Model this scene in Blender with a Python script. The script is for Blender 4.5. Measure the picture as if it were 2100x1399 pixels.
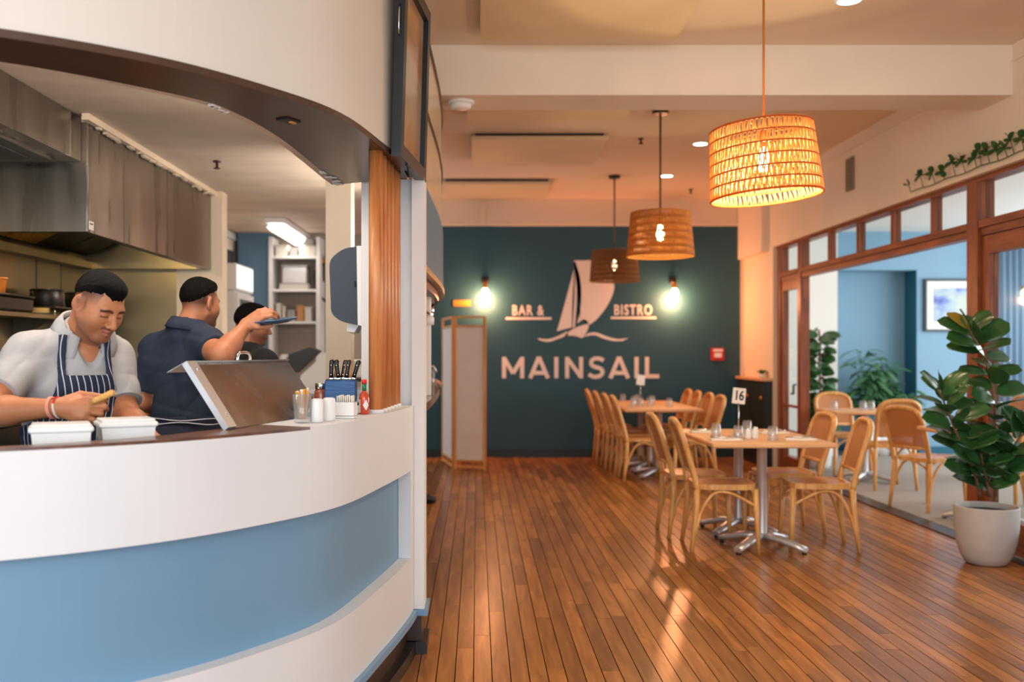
import bpy, bmesh, math, random
import numpy as np
from mathutils import Vector, Matrix, Euler

for _o in list(bpy.data.objects):
    bpy.data.objects.remove(_o)
S = bpy.context.scene
COL = S.collection
PI = math.pi
rnd = random.Random(7)

# ------------------------------------------------------------------ camera, sky, daylight, exposure
cam_d = bpy.data.cameras.new('camera')
cam = bpy.data.objects.new('camera', cam_d)
COL.objects.link(cam)
cam.location = (0, 0, 1.36)
cam.rotation_euler = (PI / 2, 0, 0)
cam_d.sensor_width = 36.0
cam_d.lens = 36.0 * 2000 / 2100
cam_d.shift_x = 72 / 2100
cam_d.shift_y = 22.5 / 2100
cam_d.clip_start = 0.05
cam_d.dof.use_dof = True
cam_d.dof.focus_distance = 3.9
cam_d.dof.aperture_fstop = 1.9
S.camera = cam

world = bpy.data.worlds.new('sky')
S.world = world
world.use_nodes = True
_bg = world.node_tree.nodes['Background']
_bg.inputs[0].default_value = (0.86, 0.93, 1.0, 1)
_bg.inputs[1].default_value = 1.15

def area(name, loc, rot, sx, sy, power, color):
    d = bpy.data.lights.new(name, 'AREA')
    d.shape = 'RECTANGLE'; d.size = sx; d.size_y = sy; d.energy = power; d.color = color
    o = bpy.data.objects.new(name, d); COL.objects.link(o)
    o.location = loc; o.rotation_euler = rot
    return o

def point(name, loc, power, color, r=0.03, spot=None, parent=None, blend=0.6):
    d = bpy.data.lights.new(name, 'SPOT' if spot else 'POINT')
    d.energy = power; d.color = color; d.shadow_soft_size = r
    if spot:
        d.spot_size = spot; d.spot_blend = blend
    o = bpy.data.objects.new(name, d); COL.objects.link(o)
    o.location = loc
    if parent: o.parent = parent
    return o

# daylight through the street windows behind the photographer and the annex windows on the right
area('daylight_street', (-0.6, -1.6, 1.75), (PI / 2, 0, 0), 5.6, 2.6, 190, (0.84, 0.93, 1.0))
area('daylight_annex', (8.3, 9.2, 1.7), (PI / 2, 0, PI / 2), 6.5, 2.3, 330, (0.93, 0.97, 1.0))

vs = S.view_settings
vs.view_transform = 'Standard'
vs.look = 'None'
vs.exposure = -0.06
vs.gamma = 1.0
vs.use_curve_mapping = False
S.cycles.max_bounces = 8
S.cycles.transparent_max_bounces = 16
S.cycles.sample_clamp_indirect = 6.0
S.cycles.caustics_reflective = False
S.cycles.caustics_refractive = False

# ------------------------------------------------------------------ helpers
def px(x, y, Y):
    return Vector(((x - 978) * Y / 2000, Y, 1.36 - (y - 722) * Y / 2000))

def srgb(r, g, b):
    f = lambda c: (c / 255 / 12.92) if c / 255 <= 0.04045 else ((c / 255 + 0.055) / 1.055) ** 2.4
    return (f(r), f(g), f(b))

MATS = {}
def mat(name, col, rough=0.6, metal=0.0, noise=0.0, nscale=8.0, bump=0.0, bscale=60.0, coat=0.0, trans=0.0,
        emit=None, estr=0.0, stretch=None, alpha=1.0, ior=1.45, sub=0.0, spec=0.5, attr=None, rvar=0.0):
    """principled material; noise varies the base colour, stretch=(x,y,z) scales the noise space."""
    m = bpy.data.materials.new(name); MATS[name] = m
    m.use_nodes = True
    nt = m.node_tree; N = nt.nodes; L = nt.links
    b = N['Principled BSDF']
    b.inputs['Base Color'].default_value = (*col, 1)
    b.inputs['Roughness'].default_value = rough
    b.inputs['Metallic'].default_value = metal
    b.inputs['IOR'].default_value = ior
    b.inputs['Specular IOR Level'].default_value = spec
    b.inputs['Coat Weight'].default_value = coat
    b.inputs['Coat Roughness'].default_value = 0.12
    b.inputs['Transmission Weight'].default_value = trans
    b.inputs['Alpha'].default_value = alpha
    if sub:
        b.inputs['Subsurface Weight'].default_value = sub
        b.inputs['Subsurface Radius'].default_value = (0.012, 0.005, 0.003)
    if emit:
        b.inputs['Emission Color'].default_value = (*emit, 1)
        b.inputs['Emission Strength'].default_value = estr
    vec = None
    if noise or bump or rvar:
        g = N.new('ShaderNodeNewGeometry')
        mp = N.new('ShaderNodeVectorMath'); mp.operation = 'MULTIPLY'
        mp.inputs[1].default_value = stretch or (1, 1, 1)
        L.new(g.outputs['Position'], mp.inputs[0]); vec = mp.outputs[0]
    base = None
    if attr:
        a = N.new('ShaderNodeAttribute'); a.attribute_name = attr
        base = a.outputs['Color']
    if noise or rvar:
        n = N.new('ShaderNodeTexNoise'); n.inputs['Scale'].default_value = nscale; n.inputs['Detail'].default_value = 5
        L.new(vec, n.inputs['Vector'])
        if noise:
            mr = N.new('ShaderNodeMapRange')
            mr.inputs['From Min'].default_value = 0.3; mr.inputs['From Max'].default_value = 0.7
            mr.inputs['To Min'].default_value = 1 - noise; mr.inputs['To Max'].default_value = 1 + noise
            L.new(n.outputs['Fac'], mr.inputs['Value'])
            mx = N.new('ShaderNodeVectorMath'); mx.operation = 'SCALE'
            if base is not None: L.new(base, mx.inputs[0])
            else: mx.inputs[0].default_value = col
            L.new(mr.outputs[0], mx.inputs['Scale']); base = mx.outputs[0]
        if rvar:
            mr2 = N.new('ShaderNodeMapRange')
            mr2.inputs['From Min'].default_value = 0.3; mr2.inputs['From Max'].default_value = 0.7
            mr2.inputs['To Min'].default_value = max(0.02, rough - rvar); mr2.inputs['To Max'].default_value = rough + rvar
            L.new(n.outputs['Fac'], mr2.inputs['Value']); L.new(mr2.outputs[0], b.inputs['Roughness'])
    if base is not None: L.new(base, b.inputs['Base Color'])
    if bump:
        n2 = N.new('ShaderNodeTexNoise'); n2.inputs['Scale'].default_value = bscale; n2.inputs['Detail'].default_value = 3
        L.new(vec, n2.inputs['Vector'])
        bp = N.new('ShaderNodeBump'); bp.inputs['Strength'].default_value = bump; bp.inputs['Distance'].default_value = 0.01
        L.new(n2.outputs['Fac'], bp.inputs['Height']); L.new(bp.outputs[0], b.inputs['Normal'])
    return m

def wood(name, dark, light, axis=2, scale=1.0, rough=0.4, coat=0.0, tone=0.0, warp=1.0):
    """grain running along the given axis in object space; tone = per-object brightness spread."""
    m = bpy.data.materials.new(name); MATS[name] = m
    m.use_nodes = True
    nt = m.node_tree; N = nt.nodes; L = nt.links
    b = N['Principled BSDF']
    b.inputs['Roughness'].default_value = rough
    b.inputs['Coat Weight'].default_value = coat
    b.inputs['Coat Roughness'].default_value = 0.2
    g = N.new('ShaderNodeNewGeometry')
    oi = N.new('ShaderNodeObjectInfo')
    st = [26.0, 26.0, 26.0]; st[axis] = 2.2
    mp = N.new('ShaderNodeVectorMath'); mp.operation = 'MULTIPLY'; mp.inputs[1].default_value = [s * scale for s in st]
    L.new(g.outputs['Position'], mp.inputs[0])
    off = N.new('ShaderNodeVectorMath'); off.operation = 'ADD'
    sc = N.new('ShaderNodeMath'); sc.operation = 'MULTIPLY'; sc.inputs[1].default_value = 40
    isl = N.new('ShaderNodeMath'); isl.operation = 'ADD'
    L.new(oi.outputs['Random'], isl.inputs[0]); L.new(g.outputs['Random Per Island'], isl.inputs[1])
    fr = N.new('ShaderNodeMath'); fr.operation = 'FRACT'; L.new(isl.outputs[0], fr.inputs[0])
    L.new(fr.outputs[0], sc.inputs[0])
    L.new(mp.outputs[0], off.inputs[0]); L.new(sc.outputs[0], off.inputs[1])
    n = N.new('ShaderNodeTexNoise'); n.inputs['Scale'].default_value = 1.0; n.inputs['Detail'].default_value = 6
    n.inputs['Distortion'].default_value = 0.6 * warp
    L.new(off.outputs[0], n.inputs['Vector'])
    rp = N.new('ShaderNodeValToRGB')
    rp.color_ramp.elements[0].position = 0.3; rp.color_ramp.elements[0].color = (*dark, 1)
    rp.color_ramp.elements[1].position = 0.68; rp.color_ramp.elements[1].color = (*light, 1)
    L.new(n.outputs['Fac'], rp.inputs['Fac'])
    out = rp.outputs[0]
    if tone:
        mr = N.new('ShaderNodeMapRange'); mr.inputs['To Min'].default_value = 1 - tone; mr.inputs['To Max'].default_value = 1 + tone
        L.new(fr.outputs[0], mr.inputs['Value'])
        mx = N.new('ShaderNodeVectorMath'); mx.operation = 'SCALE'
        L.new(out, mx.inputs[0]); L.new(mr.outputs[0], mx.inputs['Scale']); out = mx.outputs[0]
    L.new(out, b.inputs['Base Color'])
    bp = N.new('ShaderNodeBump'); bp.inputs['Strength'].default_value = 0.08; bp.inputs['Distance'].default_value = 0.004
    L.new(n.outputs['Fac'], bp.inputs['Height']); L.new(bp.outputs[0], b.inputs['Normal'])
    return m

class MB:
    """collects geometry for ONE mesh object"""
    def __init__(s):
        s.v = []; s.f = []; s.sm = []
    def add(s, verts, faces, smooth=False):
        o = len(s.v); s.v.extend([tuple(p) for p in verts])
        s.f.extend([tuple(i + o for i in f) for f in faces]); s.sm.extend([smooth] * len(faces))
        return s
    def box(s, x0, x1, y0, y1, z0, z1):
        v = [(x, y, z) for z in (z0, z1) for y in (y0, y1) for x in (x0, x1)]
        return s.add(v, [(0, 2, 3, 1), (4, 5, 7, 6), (0, 1, 5, 4), (2, 6, 7, 3), (0, 4, 6, 2), (1, 3, 7, 5)])
    def rbox(s, c, d, M=None, r=0.0):
        """box centred at c with size d, edges chamfered by r, turned by the 3x3 matrix M"""
        c = Vector(c); hx, hy, hz = d[0] / 2, d[1] / 2, d[2] / 2
        if r <= 0:
            v = [Vector((x, y, z)) for z in (-hz, hz) for y in (-hy, hy) for x in (-hx, hx)]
            f = [(0, 2, 3, 1), (4, 5, 7, 6), (0, 1, 5, 4), (2, 6, 7, 3), (0, 4, 6, 2), (1, 3, 7, 5)]
        else:
            def ring(ix, iy, z):
                return [Vector(p) for p in ((-ix + r, -iy, z), (ix - r, -iy, z), (ix, -iy + r, z), (ix, iy - r, z), (ix - r, iy, z), (-ix + r, iy, z), (-ix, iy - r, z), (-ix, -iy + r, z))]
            rings = [ring(hx - r, hy - r, -hz), ring(hx, hy, -hz + r), ring(hx, hy, hz - r), ring(hx - r, hy - r, hz)]
            v = [p for rg in rings for p in rg]; f = [tuple(reversed(range(8))), tuple(range(24, 32))]
            for k in range(3):
                for i in range(8):
                    j = (i + 1) % 8
                    f.append((k * 8 + i, k * 8 + j, k * 8 + 8 + j, k * 8 + 8 + i))
        if M is not None: v = [M @ p for p in v]
        return s.add([p + c for p in v], f)
    def tube(s, pts, r, seg=8, closed=False, flat=1.0, up=None):
        """round bar through pts; r a number or one per point; flat squashes the section along its own second axis"""
        P = [Vector(p) for p in pts]; n = len(P)
        R = r if isinstance(r, (list, tuple)) else [r] * n
        vs_, prev = [], None
        for i in range(n):
            a = P[(i - 1) % n] if (closed or i > 0) else P[i]
            b = P[(i + 1) % n] if (closed or i < n - 1) else P[i]
            t = (b - a)
            t = t.normalized() if t.length > 1e-9 else Vector((0, 0, 1))
            if prev is None:
                u = Vector(up) if up else (Vector((0, 0, 1)) if abs(t.z) < 0.9 else Vector((1, 0, 0)))
            else: u = prev
            u = (u - t * u.dot(t))
            u = u.normalized() if u.length > 1e-6 else t.orthogonal().normalized()
            w = t.cross(u); prev = u
            for k in range(seg):
                an = 2 * PI * k / seg
                vs_.append(P[i] + u * (math.cos(an) * R[i]) + w * (math.sin(an) * R[i] * flat))
        fs = []
        m = n if closed else n - 1
        for i in range(m):
            j = (i + 1) % n
            for k in range(seg):
                l = (k + 1) % seg
                fs.append((i * seg + k, i * seg + l, j * seg + l, j * seg + k))
        s.add(vs_, fs, True)
        if not closed:
            o = len(s.v) - len(vs_)
            s.f.append(tuple(o + k for k in reversed(range(seg)))); s.sm.append(False)
            s.f.append(tuple(o + (n - 1) * seg + k for k in range(seg))); s.sm.append(False)
        return s
    def lathe(s, prof, c=(0, 0, 0), seg=24, M=None, capb=True, capt=True):
        c = Vector(c); v = []
        for (r, z) in prof:
            for k in range(seg):
                a = 2 * PI * k / seg
                p = Vector((r * math.cos(a), r * math.sin(a), z))
                if M is not None: p = M @ p
                v.append(p + c)
        f = []
        for i in range(len(prof) - 1):
            for k in range(seg):
                l = (k + 1) % seg
                f.append((i * seg + k, i * seg + l, (i + 1) * seg + l, (i + 1) * seg + k))
        s.add(v, f, True)
        o = len(s.v) - len(v)
        if capb: s.f.append(tuple(o + k for k in reversed(range(seg)))); s.sm.append(False)
        if capt: s.f.append(tuple(o + (len(prof) - 1) * seg + k for k in range(seg))); s.sm.append(False)
        return s
    def prism(s, poly, h0, h1, ax='z'):
        """extrude a 2D polygon; ax = extrusion axis: z -> (x,y), y -> (x,z), x -> (y,z)"""
        def P(a, b, h): return {'z': (a, b, h), 'y': (a, h, b), 'x': (h, a, b)}[ax]
        n = len(poly)
        v = [P(a, b, h0) for a, b in poly] + [P(a, b, h1) for a, b in poly]
        f = [tuple(reversed(range(n))), tuple(range(n, 2 * n))]
        for i in range(n):
            j = (i + 1) % n; f.append((i, j, n + j, n + i))
        return s.add(v, f)
    def band(s, outer, inner, z0, z1):
        """curved solid between two plan curves (same length)"""
        n = len(outer); v = []
        for (a, b) in zip(outer, inner):
            v += [(a[0], a[1], z0), (a[0], a[1], z1), (b[0], b[1], z0), (b[0], b[1], z1)]
        f = []
        for i in range(n - 1):
            o, p = i * 4, i * 4 + 4
            f += [(o, o + 1, p + 1, p), (o + 2, p + 2, p + 3, o + 3), (o + 1, o + 3, p + 3, p + 1), (o, p, p + 2, o + 2)]
        f += [(0, 2, 3, 1), (4 * n - 4, 4 * n - 3, 4 * n - 1, 4 * n - 2)]
        return s.add(v, f)
    def build(s, name, m, parent=None, loc=None, fix=True):
        me = bpy.data.meshes.new(name)
        me.from_pydata(s.v, [], s.f)
        me.polygons.foreach_set('use_smooth', s.sm)
        if fix:
            bm = bmesh.new(); bm.from_mesh(me)
            bmesh.ops.recalc_face_normals(bm, faces=bm.faces)
            bm.to_mesh(me); bm.free()
        me.update()
        if m: me.materials.append(m)
        o = bpy.data.objects.new(name, me); COL.objects.link(o)
        if parent: o.parent = parent
        if loc: o.location = loc
        return o

def tag(o, label=None, cat=None, group=None, kind=None):
    if label: o['label'] = label
    if cat: o['category'] = cat
    if group: o['group'] = group
    if kind: o['kind'] = kind
    return o

def thing(name, label, cat, loc=(0, 0, 0), rz=0.0, group=None):
    o = bpy.data.objects.new(name, None); COL.objects.link(o)
    o.empty_display_size = 0.1
    o.location = loc; o.rotation_euler = (0, 0, rz)
    return tag(o, label, cat, group)

def struct(name, mb, m, parent=None):
    o = mb.build(name, m, parent)
    if not parent: o['kind'] = 'structure'
    return o

def copy_tree(o, parent=None):
    c = o.copy(); COL.objects.link(c)
    if parent: c.parent = parent
    for ch in o.children: copy_tree(ch, c)
    return c

def smooth_curve(pts, n=8):
    """Catmull-Rom through 2D/3D points"""
    P = [Vector(p) for p in pts]; out = []
    for i in range(len(P) - 1):
        p0 = P[i - 1] if i else P[0] * 2 - P[1]
        p1, p2 = P[i], P[i + 1]
        p3 = P[i + 2] if i + 2 < len(P) else P[-1] * 2 - P[-2]
        for k in range(n):
            t = k / n
            out.append(0.5 * ((2 * p1) + (p2 - p0) * t + (2 * p0 - 5 * p1 + 4 * p2 - p3) * t * t + (3 * p1 - p0 - 3 * p2 + p3) * t ** 3))
    out.append(P[-1]); return out

def offset_curve(c, d):
    """shift a plan curve sideways by d (number or per-point list), left of travel positive"""
    out = []
    n = len(c)
    for i in range(n):
        a, b = c[max(0, i - 1)], c[min(n - 1, i + 1)]
        t = Vector((b[0] - a[0], b[1] - a[1])).normalized()
        dd = d[i] if isinstance(d, (list, tuple)) else d
        out.append(Vector((c[i][0] - t.y * dd, c[i][1] + t.x * dd)))
    return out

def text_mesh(name, body, size, m, parent, M, extrude=0.002, bold=0.0, space=1.0, align='CENTER'):
    cu = bpy.data.curves.new(name + '_curve', 'FONT')
    cu.body = body; cu.size = size; cu.extrude = extrude; cu.offset = bold; cu.space_character = space
    cu.align_x = align; cu.align_y = 'CENTER'; cu.resolution_u = 4
    o = bpy.data.objects.new('text_tmp', cu); COL.objects.link(o)
    dg = bpy.context.evaluated_depsgraph_get()
    me = bpy.data.meshes.new_from_object(o.evaluated_get(dg))
    bpy.data.objects.remove(o)
    me.transform(M)
    me.materials.clear(); me.materials.append(m)
    r = bpy.data.objects.new(name, me); COL.objects.link(r)
    if parent: r.parent = parent
    return r

# ------------------------------------------------------------------ materials
mat('cream_wall', srgb(236, 218, 194), 0.75, noise=0.03, nscale=1.5, bump=0.03, bscale=40)
mat('ceiling_paint', srgb(232, 212, 188), 0.8, noise=0.03, nscale=1.2)
mat('kitchen_ceiling', srgb(226, 208, 188), 0.7, noise=0.14, nscale=1.1, stretch=(1, 2.2, 1))
mat('beam_paint', srgb(236, 220, 200), 0.7, noise=0.02, nscale=2)
mat('teal_wall', srgb(34, 80, 96), 0.55, spec=0.5, noise=0.06, nscale=1.3, bump=0.02, bscale=30)
mat('blue_wall', srgb(122, 160, 184), 0.7, noise=0.03, nscale=1.5)
mat('deep_blue', srgb(30, 92, 116), 0.6)
mat('annex_white', srgb(226, 224, 220), 0.75, noise=0.02, nscale=2)
mat('counter_white', srgb(224, 226, 230), 0.5, noise=0.025, nscale=3.0, bump=0.02, bscale=25)
mat('bulkhead_cream', srgb(218, 210, 200), 0.5, noise=0.02, nscale=2.0)
mat('panel_blue', srgb(112, 152, 182), 0.45, noise=0.025, nscale=2.5)
mat('trim_blue', srgb(122, 160, 192), 0.45)
mat('slat_blue', srgb(92, 124, 142), 0.5, noise=0.05, nscale=6)
mat('soffit_brown', srgb(78, 55, 44), 0.28, noise=0.12, nscale=5, stretch=(1, 0.4, 1), spec=0.4)
mat('kick_dark', srgb(58, 38, 28), 0.35, noise=0.15, nscale=8)
mat('black_skirting', srgb(30, 28, 28), 0.35)
mat('white_paint', srgb(234, 232, 230), 0.5, noise=0.02, nscale=5)
mat('white_plastic', srgb(238, 236, 234), 0.4)
mat('steel', srgb(176, 168, 158), 0.28, 1.0, noise=0.10, nscale=6, stretch=(2.0, 2.0, 0.35), rvar=0.10)
mat('steel_hood', srgb(140, 131, 122), 0.30, 1.0, noise=0.10, nscale=1.6, stretch=(5, 5, 0.5), rvar=0.06)
mat('steel_dark', srgb(86, 80, 72), 0.35, 1.0, noise=0.15, nscale=4)
mat('steel_wall', srgb(140, 128, 104), 0.36, 1.0, noise=0.10, nscale=3, rvar=0.08)
mat('chrome', srgb(215, 213, 210), 0.12, 1.0)
mat('aluminium', srgb(214, 214, 216), 0.36, 0.7, noise=0.04, nscale=10)
mat('black_plastic', srgb(22, 22, 24), 0.4)
mat('black_frame', srgb(24, 30, 36), 0.35)
mat('dark_cabinet', srgb(38, 42, 38), 0.45)
mat('carpet', srgb(150, 142, 134), 0.95, noise=0.12, nscale=90, bump=0.3, bscale=220)
mat('kitchen_floor', srgb(92, 84, 78), 0.6, noise=0.1, nscale=10)
mat('floor_under', srgb(40, 20, 10), 0.7)
def thin_glass(name, tint, blend, rough=0.03, haze=0.0):
    m = bpy.data.materials.new(name); m.use_nodes = True; MATS[name] = m
    N, L = m.node_tree.nodes, m.node_tree.links
    N.remove(N['Principled BSDF'])
    t = N.new('ShaderNodeBsdfTransparent'); t.inputs[0].default_value = (*tint, 1)
    g = N.new('ShaderNodeBsdfGlossy'); g.inputs['Roughness'].default_value = rough
    w = N.new('ShaderNodeLayerWeight'); w.inputs[0].default_value = 0.5
    pw = N.new('ShaderNodeMath'); pw.operation = 'POWER'; pw.inputs[1].default_value = 4.0
    ma = N.new('ShaderNodeMath'); ma.operation = 'MULTIPLY_ADD'; ma.inputs[1].default_value = blend * 2.2; ma.inputs[2].default_value = blend * 0.22
    L.new(w.outputs['Facing'], pw.inputs[0]); L.new(pw.outputs[0], ma.inputs[0])
    x = N.new('ShaderNodeMixShader')
    L.new(ma.outputs[0], x.inputs[0]); L.new(t.outputs[0], x.inputs[1]); L.new(g.outputs[0], x.inputs[2])
    if haze:
        d = N.new('ShaderNodeBsdfDiffuse'); d.inputs[0].default_value = (0.9, 0.92, 0.93, 1)
        y = N.new('ShaderNodeMixShader'); y.inputs[0].default_value = haze
        L.new(x.outputs[0], y.inputs[1]); L.new(d.outputs[0], y.inputs[2]); x = y
    L.new(x.outputs[0], N['Material Output'].inputs[0])
thin_glass('glass', (0.92, 0.94, 0.95), 0.36, haze=0.10)
thin_glass('pane', (0.94, 0.97, 0.97), 0.10)
mat('terracotta_orange', srgb(236, 132, 40), 0.5)
mat('gold_sign', srgb(206, 138, 48), 0.5)
mat('red_alarm', srgb(200, 34, 26), 0.4)
mat('decal_cream', srgb(230, 220, 214), 0.6)
wood('floor_oak', srgb(128, 76, 30), srgb(182, 119, 56), axis=1, rough=0.30, coat=0.18, tone=0.36)
wood('slat_orange', srgb(178, 92, 38), srgb(234, 160, 98), axis=2, rough=0.4, coat=0.15, tone=0.06)
wood('frame_brown', srgb(104, 48, 16), srgb(160, 84, 34), axis=2, rough=0.4, coat=0.1)
wood('frame_brown_h', srgb(104, 48, 16), srgb(160, 84, 34), axis=1, rough=0.4, coat=0.1)
wood('bentwood', srgb(202, 134, 62), srgb(238, 184, 110), axis=2, rough=0.36, coat=0.2, tone=0.07)
wood('ply_seat', srgb(186, 110, 48), srgb(222, 150, 82), axis=0, rough=0.35, coat=0.2)
wood('table_oak', srgb(216, 158, 104), srgb(240, 190, 140), axis=0, rough=0.42, tone=0.04)
wood('pine', srgb(206, 136, 66), srgb(232, 170, 100), axis=2, rough=0.5)
wood('cap_wood', srgb(70, 40, 30), srgb(122, 78, 62), axis=1, rough=0.3, coat=0.2)

# ------------------------------------------------------------------ setting: floors, walls, ceilings
CEIL = 3.34
BACK = 12.6
WALLX = 3.45

f_ = struct('floor', MB().box(-4.2, 3.47, -1.9, 12.75, -0.10, -0.012), MATS['floor_under'])
# floorboards: unit mesh shared, 300 nearest in view as parts, the rest one mass
unit = None
boards = []
BW = 0.078
x = -0.95; row = 0
while x < 3.46:
    w = min(BW, 3.47 - x)
    y = 0.6 - rnd.random() * 1.2
    while y < BACK:
        ln = rnd.choice((0.5, 0.8, 1.1, 1.5, 1.9, 2.3))
        y1 = min(y + ln, BACK)
        if y1 - y > 0.02: boards.append((x, w, y, y1, rnd.uniform(-0.0006, 0.0006)))
        y = y + ln
    x += BW
def in_view(b):
    cy = max((b[2] + b[3]) / 2, 0.5)
    q = 978 + 2000 * (b[0] + b[1] / 2) / cy
    g = 722 + 2720 / max(b[3], 0.5)
    return 870 < q < 2110 and g < 1390
vis = sorted([b for b in boards if in_view(b)], key=lambda b: b[2])
parts = vis[:295]; pset = set(parts)
um = MB().box(-0.5, 0.5, 0, 1, -1, 0)
gap = 0.0042
ge = 0.0012
for b in parts:
    if unit is None:
        o = um.build('floorboard', MATS['floor_oak'], f_); unit = o
    else:
        o = unit.copy(); COL.objects.link(o)
    o.location = (b[0] + b[1] / 2, b[2] + ge / 2, b[4]); o.scale = (b[1] - gap, b[3] - b[2] - ge, 0.0118)
rest = MB()
for b in boards:
    if b not in pset:
        rest.box(b[0] + gap / 2, b[0] + b[1] - gap / 2, b[2] + ge / 2, b[3] - ge / 2, -0.0118, b[4])
# boards behind the photographer, wide strips
xx = -4.2
while xx < 3.4:
    rest.box(xx + 0.002, min(xx + 0.076, 3.47), -1.9, (0.0 if xx > -0.96 else 2.0), -0.0118, 0); xx += BW
o = rest.build('floorboards_far', MATS['floor_oak'], f_); o['kind'] = 'stuff'

kf = MB().box(-4.2, -0.96, 2.0, 12.75, -0.012, 0.0)
struct('floor', kf, MATS['kitchen_floor'])
struct('floor', MB().box(3.62, 8.6, 4.0, 13.6, -0.1, 0.012), MATS['carpet'])

# ceiling slab of the dining room
struct('ceiling', MB().box(-4.2, 3.6, -1.9, 12.75, CEIL, CEIL + 0.12), MATS['ceiling_paint'])
struct('trim_1', MB().box(-4.2, WALLX, 6.28, 6.67, 3.015, CEIL - 0.001), MATS['beam_paint'])
# back wall: plain upper band, painted teal field, conduit
wb = struct('wall_back', MB().box(-0.95, 3.6, BACK, BACK + 0.15, -0.05, CEIL), MATS['cream_wall'])
struct('painted_field', MB().box(-0.94, 3.40, BACK - 0.008, BACK + 0.01, 0.0, 2.985), MATS['teal_wall'], wb)
struct('picture_rail', MB().box(-0.94, 3.449, BACK - 0.03, BACK + 0.01, 2.985, 3.02), MATS['cream_wall'], wb)
struct('conduit', MB().box(0.055, 0.105, BACK - 0.03, BACK + 0.01, 3.02, 3.33), MATS['cream_wall'], wb)
struct('baseboard_back', MB().box(-0.9, 3.40, BACK - 0.025, BACK - 0.008, 0.0, 0.10), mat('base_teal', srgb(30, 50, 56), 0.5))

# right wall above and beyond the joinery
FZ = 2.583
wr = MB()
wr.box(WALLX, 3.62, -1.9, BACK, FZ, CEIL)
wr.box(WALLX, 3.62, 11.36, BACK, -0.02, FZ)
wr.box(WALLX, 3.62, -1.9, 3.9, -0.02, FZ)
struct('wall_right', wr, MATS['cream_wall'])
struct('trim_2', MB().box(WALLX - 0.012, WALLX, 0.5, 12.55, 3.225, 3.24), MATS['cream_wall'])
# pilaster in the far corner
pl = MB().box(3.37, 3.46, 11.55, BACK - 0.009, 2.55, CEIL - 0.02)
struct('trim_3', pl, MATS['cream_wall'])
# ------------------------------------------------------------------ timber joinery between dining room and annex
JB = MATS['frame_brown']; JH = MATS['frame_brown_h']; PANE = MATS['pane']
win = struct('window_1', MB().box(3.495, 3.605, 3.9, 11.36, 2.550, 2.583), JH)      # head
def jpost(name, y0, y1, x0=3.50, x1=3.60, z0=0.012, z1=2.55, m=None):
    return MB().box(x0, x1, y0, y1, z0, z1).build(name, m or JB, win)
jpost('post', 11.255, 11.36); jpost('post', 10.55, 10.65); jpost('post', 6.80, 6.95, 3.49, 3.61)
jpost('post', 3.95, 4.08, 3.49, 3.61)
mull = [9.76, 9.02, 8.27, 7.54]
for y in mull: jpost('mullion', y - 0.03, y + 0.03, 3.52, 3.585, 2.275, 2.55)
for y in (6.1, 5.4, 4.7): jpost('mullion', y - 0.03, y + 0.03, 3.52, 3.585, 2.275, 2.55)
for (a, b) in ((10.65, 11.255), (6.95, 10.55), (4.08, 6.80)):
    MB().box(3.495, 3.605, a, b, 2.225, 2.275).box(3.51, 3.595, a, b, 2.170, 2.222).build('transom_rail', JH, win)
edges = [11.255, 10.65, None, 10.55, 9.79, None, 9.73, 9.05, None, 8.99, 8.30, None, 8.24, 7.57, None, 7.51, 6.95, None, 6.80, 6.13, None, 6.07, 5.43, None, 5.37, 4.73, None, 4.67, 4.08]
for i in range(0, len(edges), 3):
    a, b = edges[i], edges[i + 1]
    MB().box(3.548, 3.554, b, a, 2.275, 2.55).build('glass_pane', PANE, win)
# narrow sidelight at the far end with glazing bars
sl = MB().box(3.515, 3.585, 10.652, 10.70, 0.012, 2.168).box(3.515, 3.585, 11.205, 11.253, 0.012, 2.168)
sl.box(3.515, 3.585, 10.70, 11.205, 2.06, 2.168).box(3.515, 3.585, 10.70, 11.205, 0.012, 0.18)
o = sl.build('sidelight_frame', JB, win)
MB().box(3.535, 3.565, 10.70, 11.205, 0.735, 0.765).build('glazing_bar', JH, o)
MB().box(3.535, 3.565, 10.70, 11.205, 0.445, 0.475).build('glazing_bar', JH, o)
MB().box(3.547, 3.553, 10.70, 11.205, 0.18, 2.06).build('sidelight_pane', PANE, o)
o2 = MB().tube([(3.50, 10.69, 1.0), (3.47, 10.69, 1.0), (3.47, 10.69, 0.9), (3.47, 10.76, 0.9)], 0.012).build('handle', MATS['black_plastic'], win)

# glazed door leaves near the camera
dr = struct('door_1', MB().box(3.52, 3.585, 6.70, 6.795, 0.03, 2.165).box(3.52, 3.585, 5.42, 5.52, 0.03, 2.165), JB)
MB().box(3.52, 3.585, 5.52, 6.70, 2.04, 2.165).build('top_rail', JH, dr)
MB().box(3.52, 3.585, 5.52, 6.70, 0.03, 0.24).build('bottom_rail', JH, dr)
MB().box(3.548, 3.556, 5.52, 6.70, 0.24, 2.04).build('door_pane', PANE, dr)
dr2 = struct('door_2', MB().box(3.52, 3.585, 4.085, 4.18, 0.03, 2.165).box(3.52, 3.585, 5.32, 5.415, 0.03, 2.165), JB)
MB().box(3.52, 3.585, 4.18, 5.32, 2.04, 2.165).build('top_rail', JH, dr2)
MB().box(3.52, 3.585, 4.18, 5.32, 0.03, 0.24).build('bottom_rail', JH, dr2)
MB().box(3.548, 3.556, 4.18, 5.32, 0.24, 2.04).build('door_pane', PANE, dr2)
struct('trim_4', MB().box(3.47, 3.62, 3.9, 11.36, -0.02, 0.010), mat('threshold', srgb(62, 46, 36), 0.35, noise=0.15, nscale=10))

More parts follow.
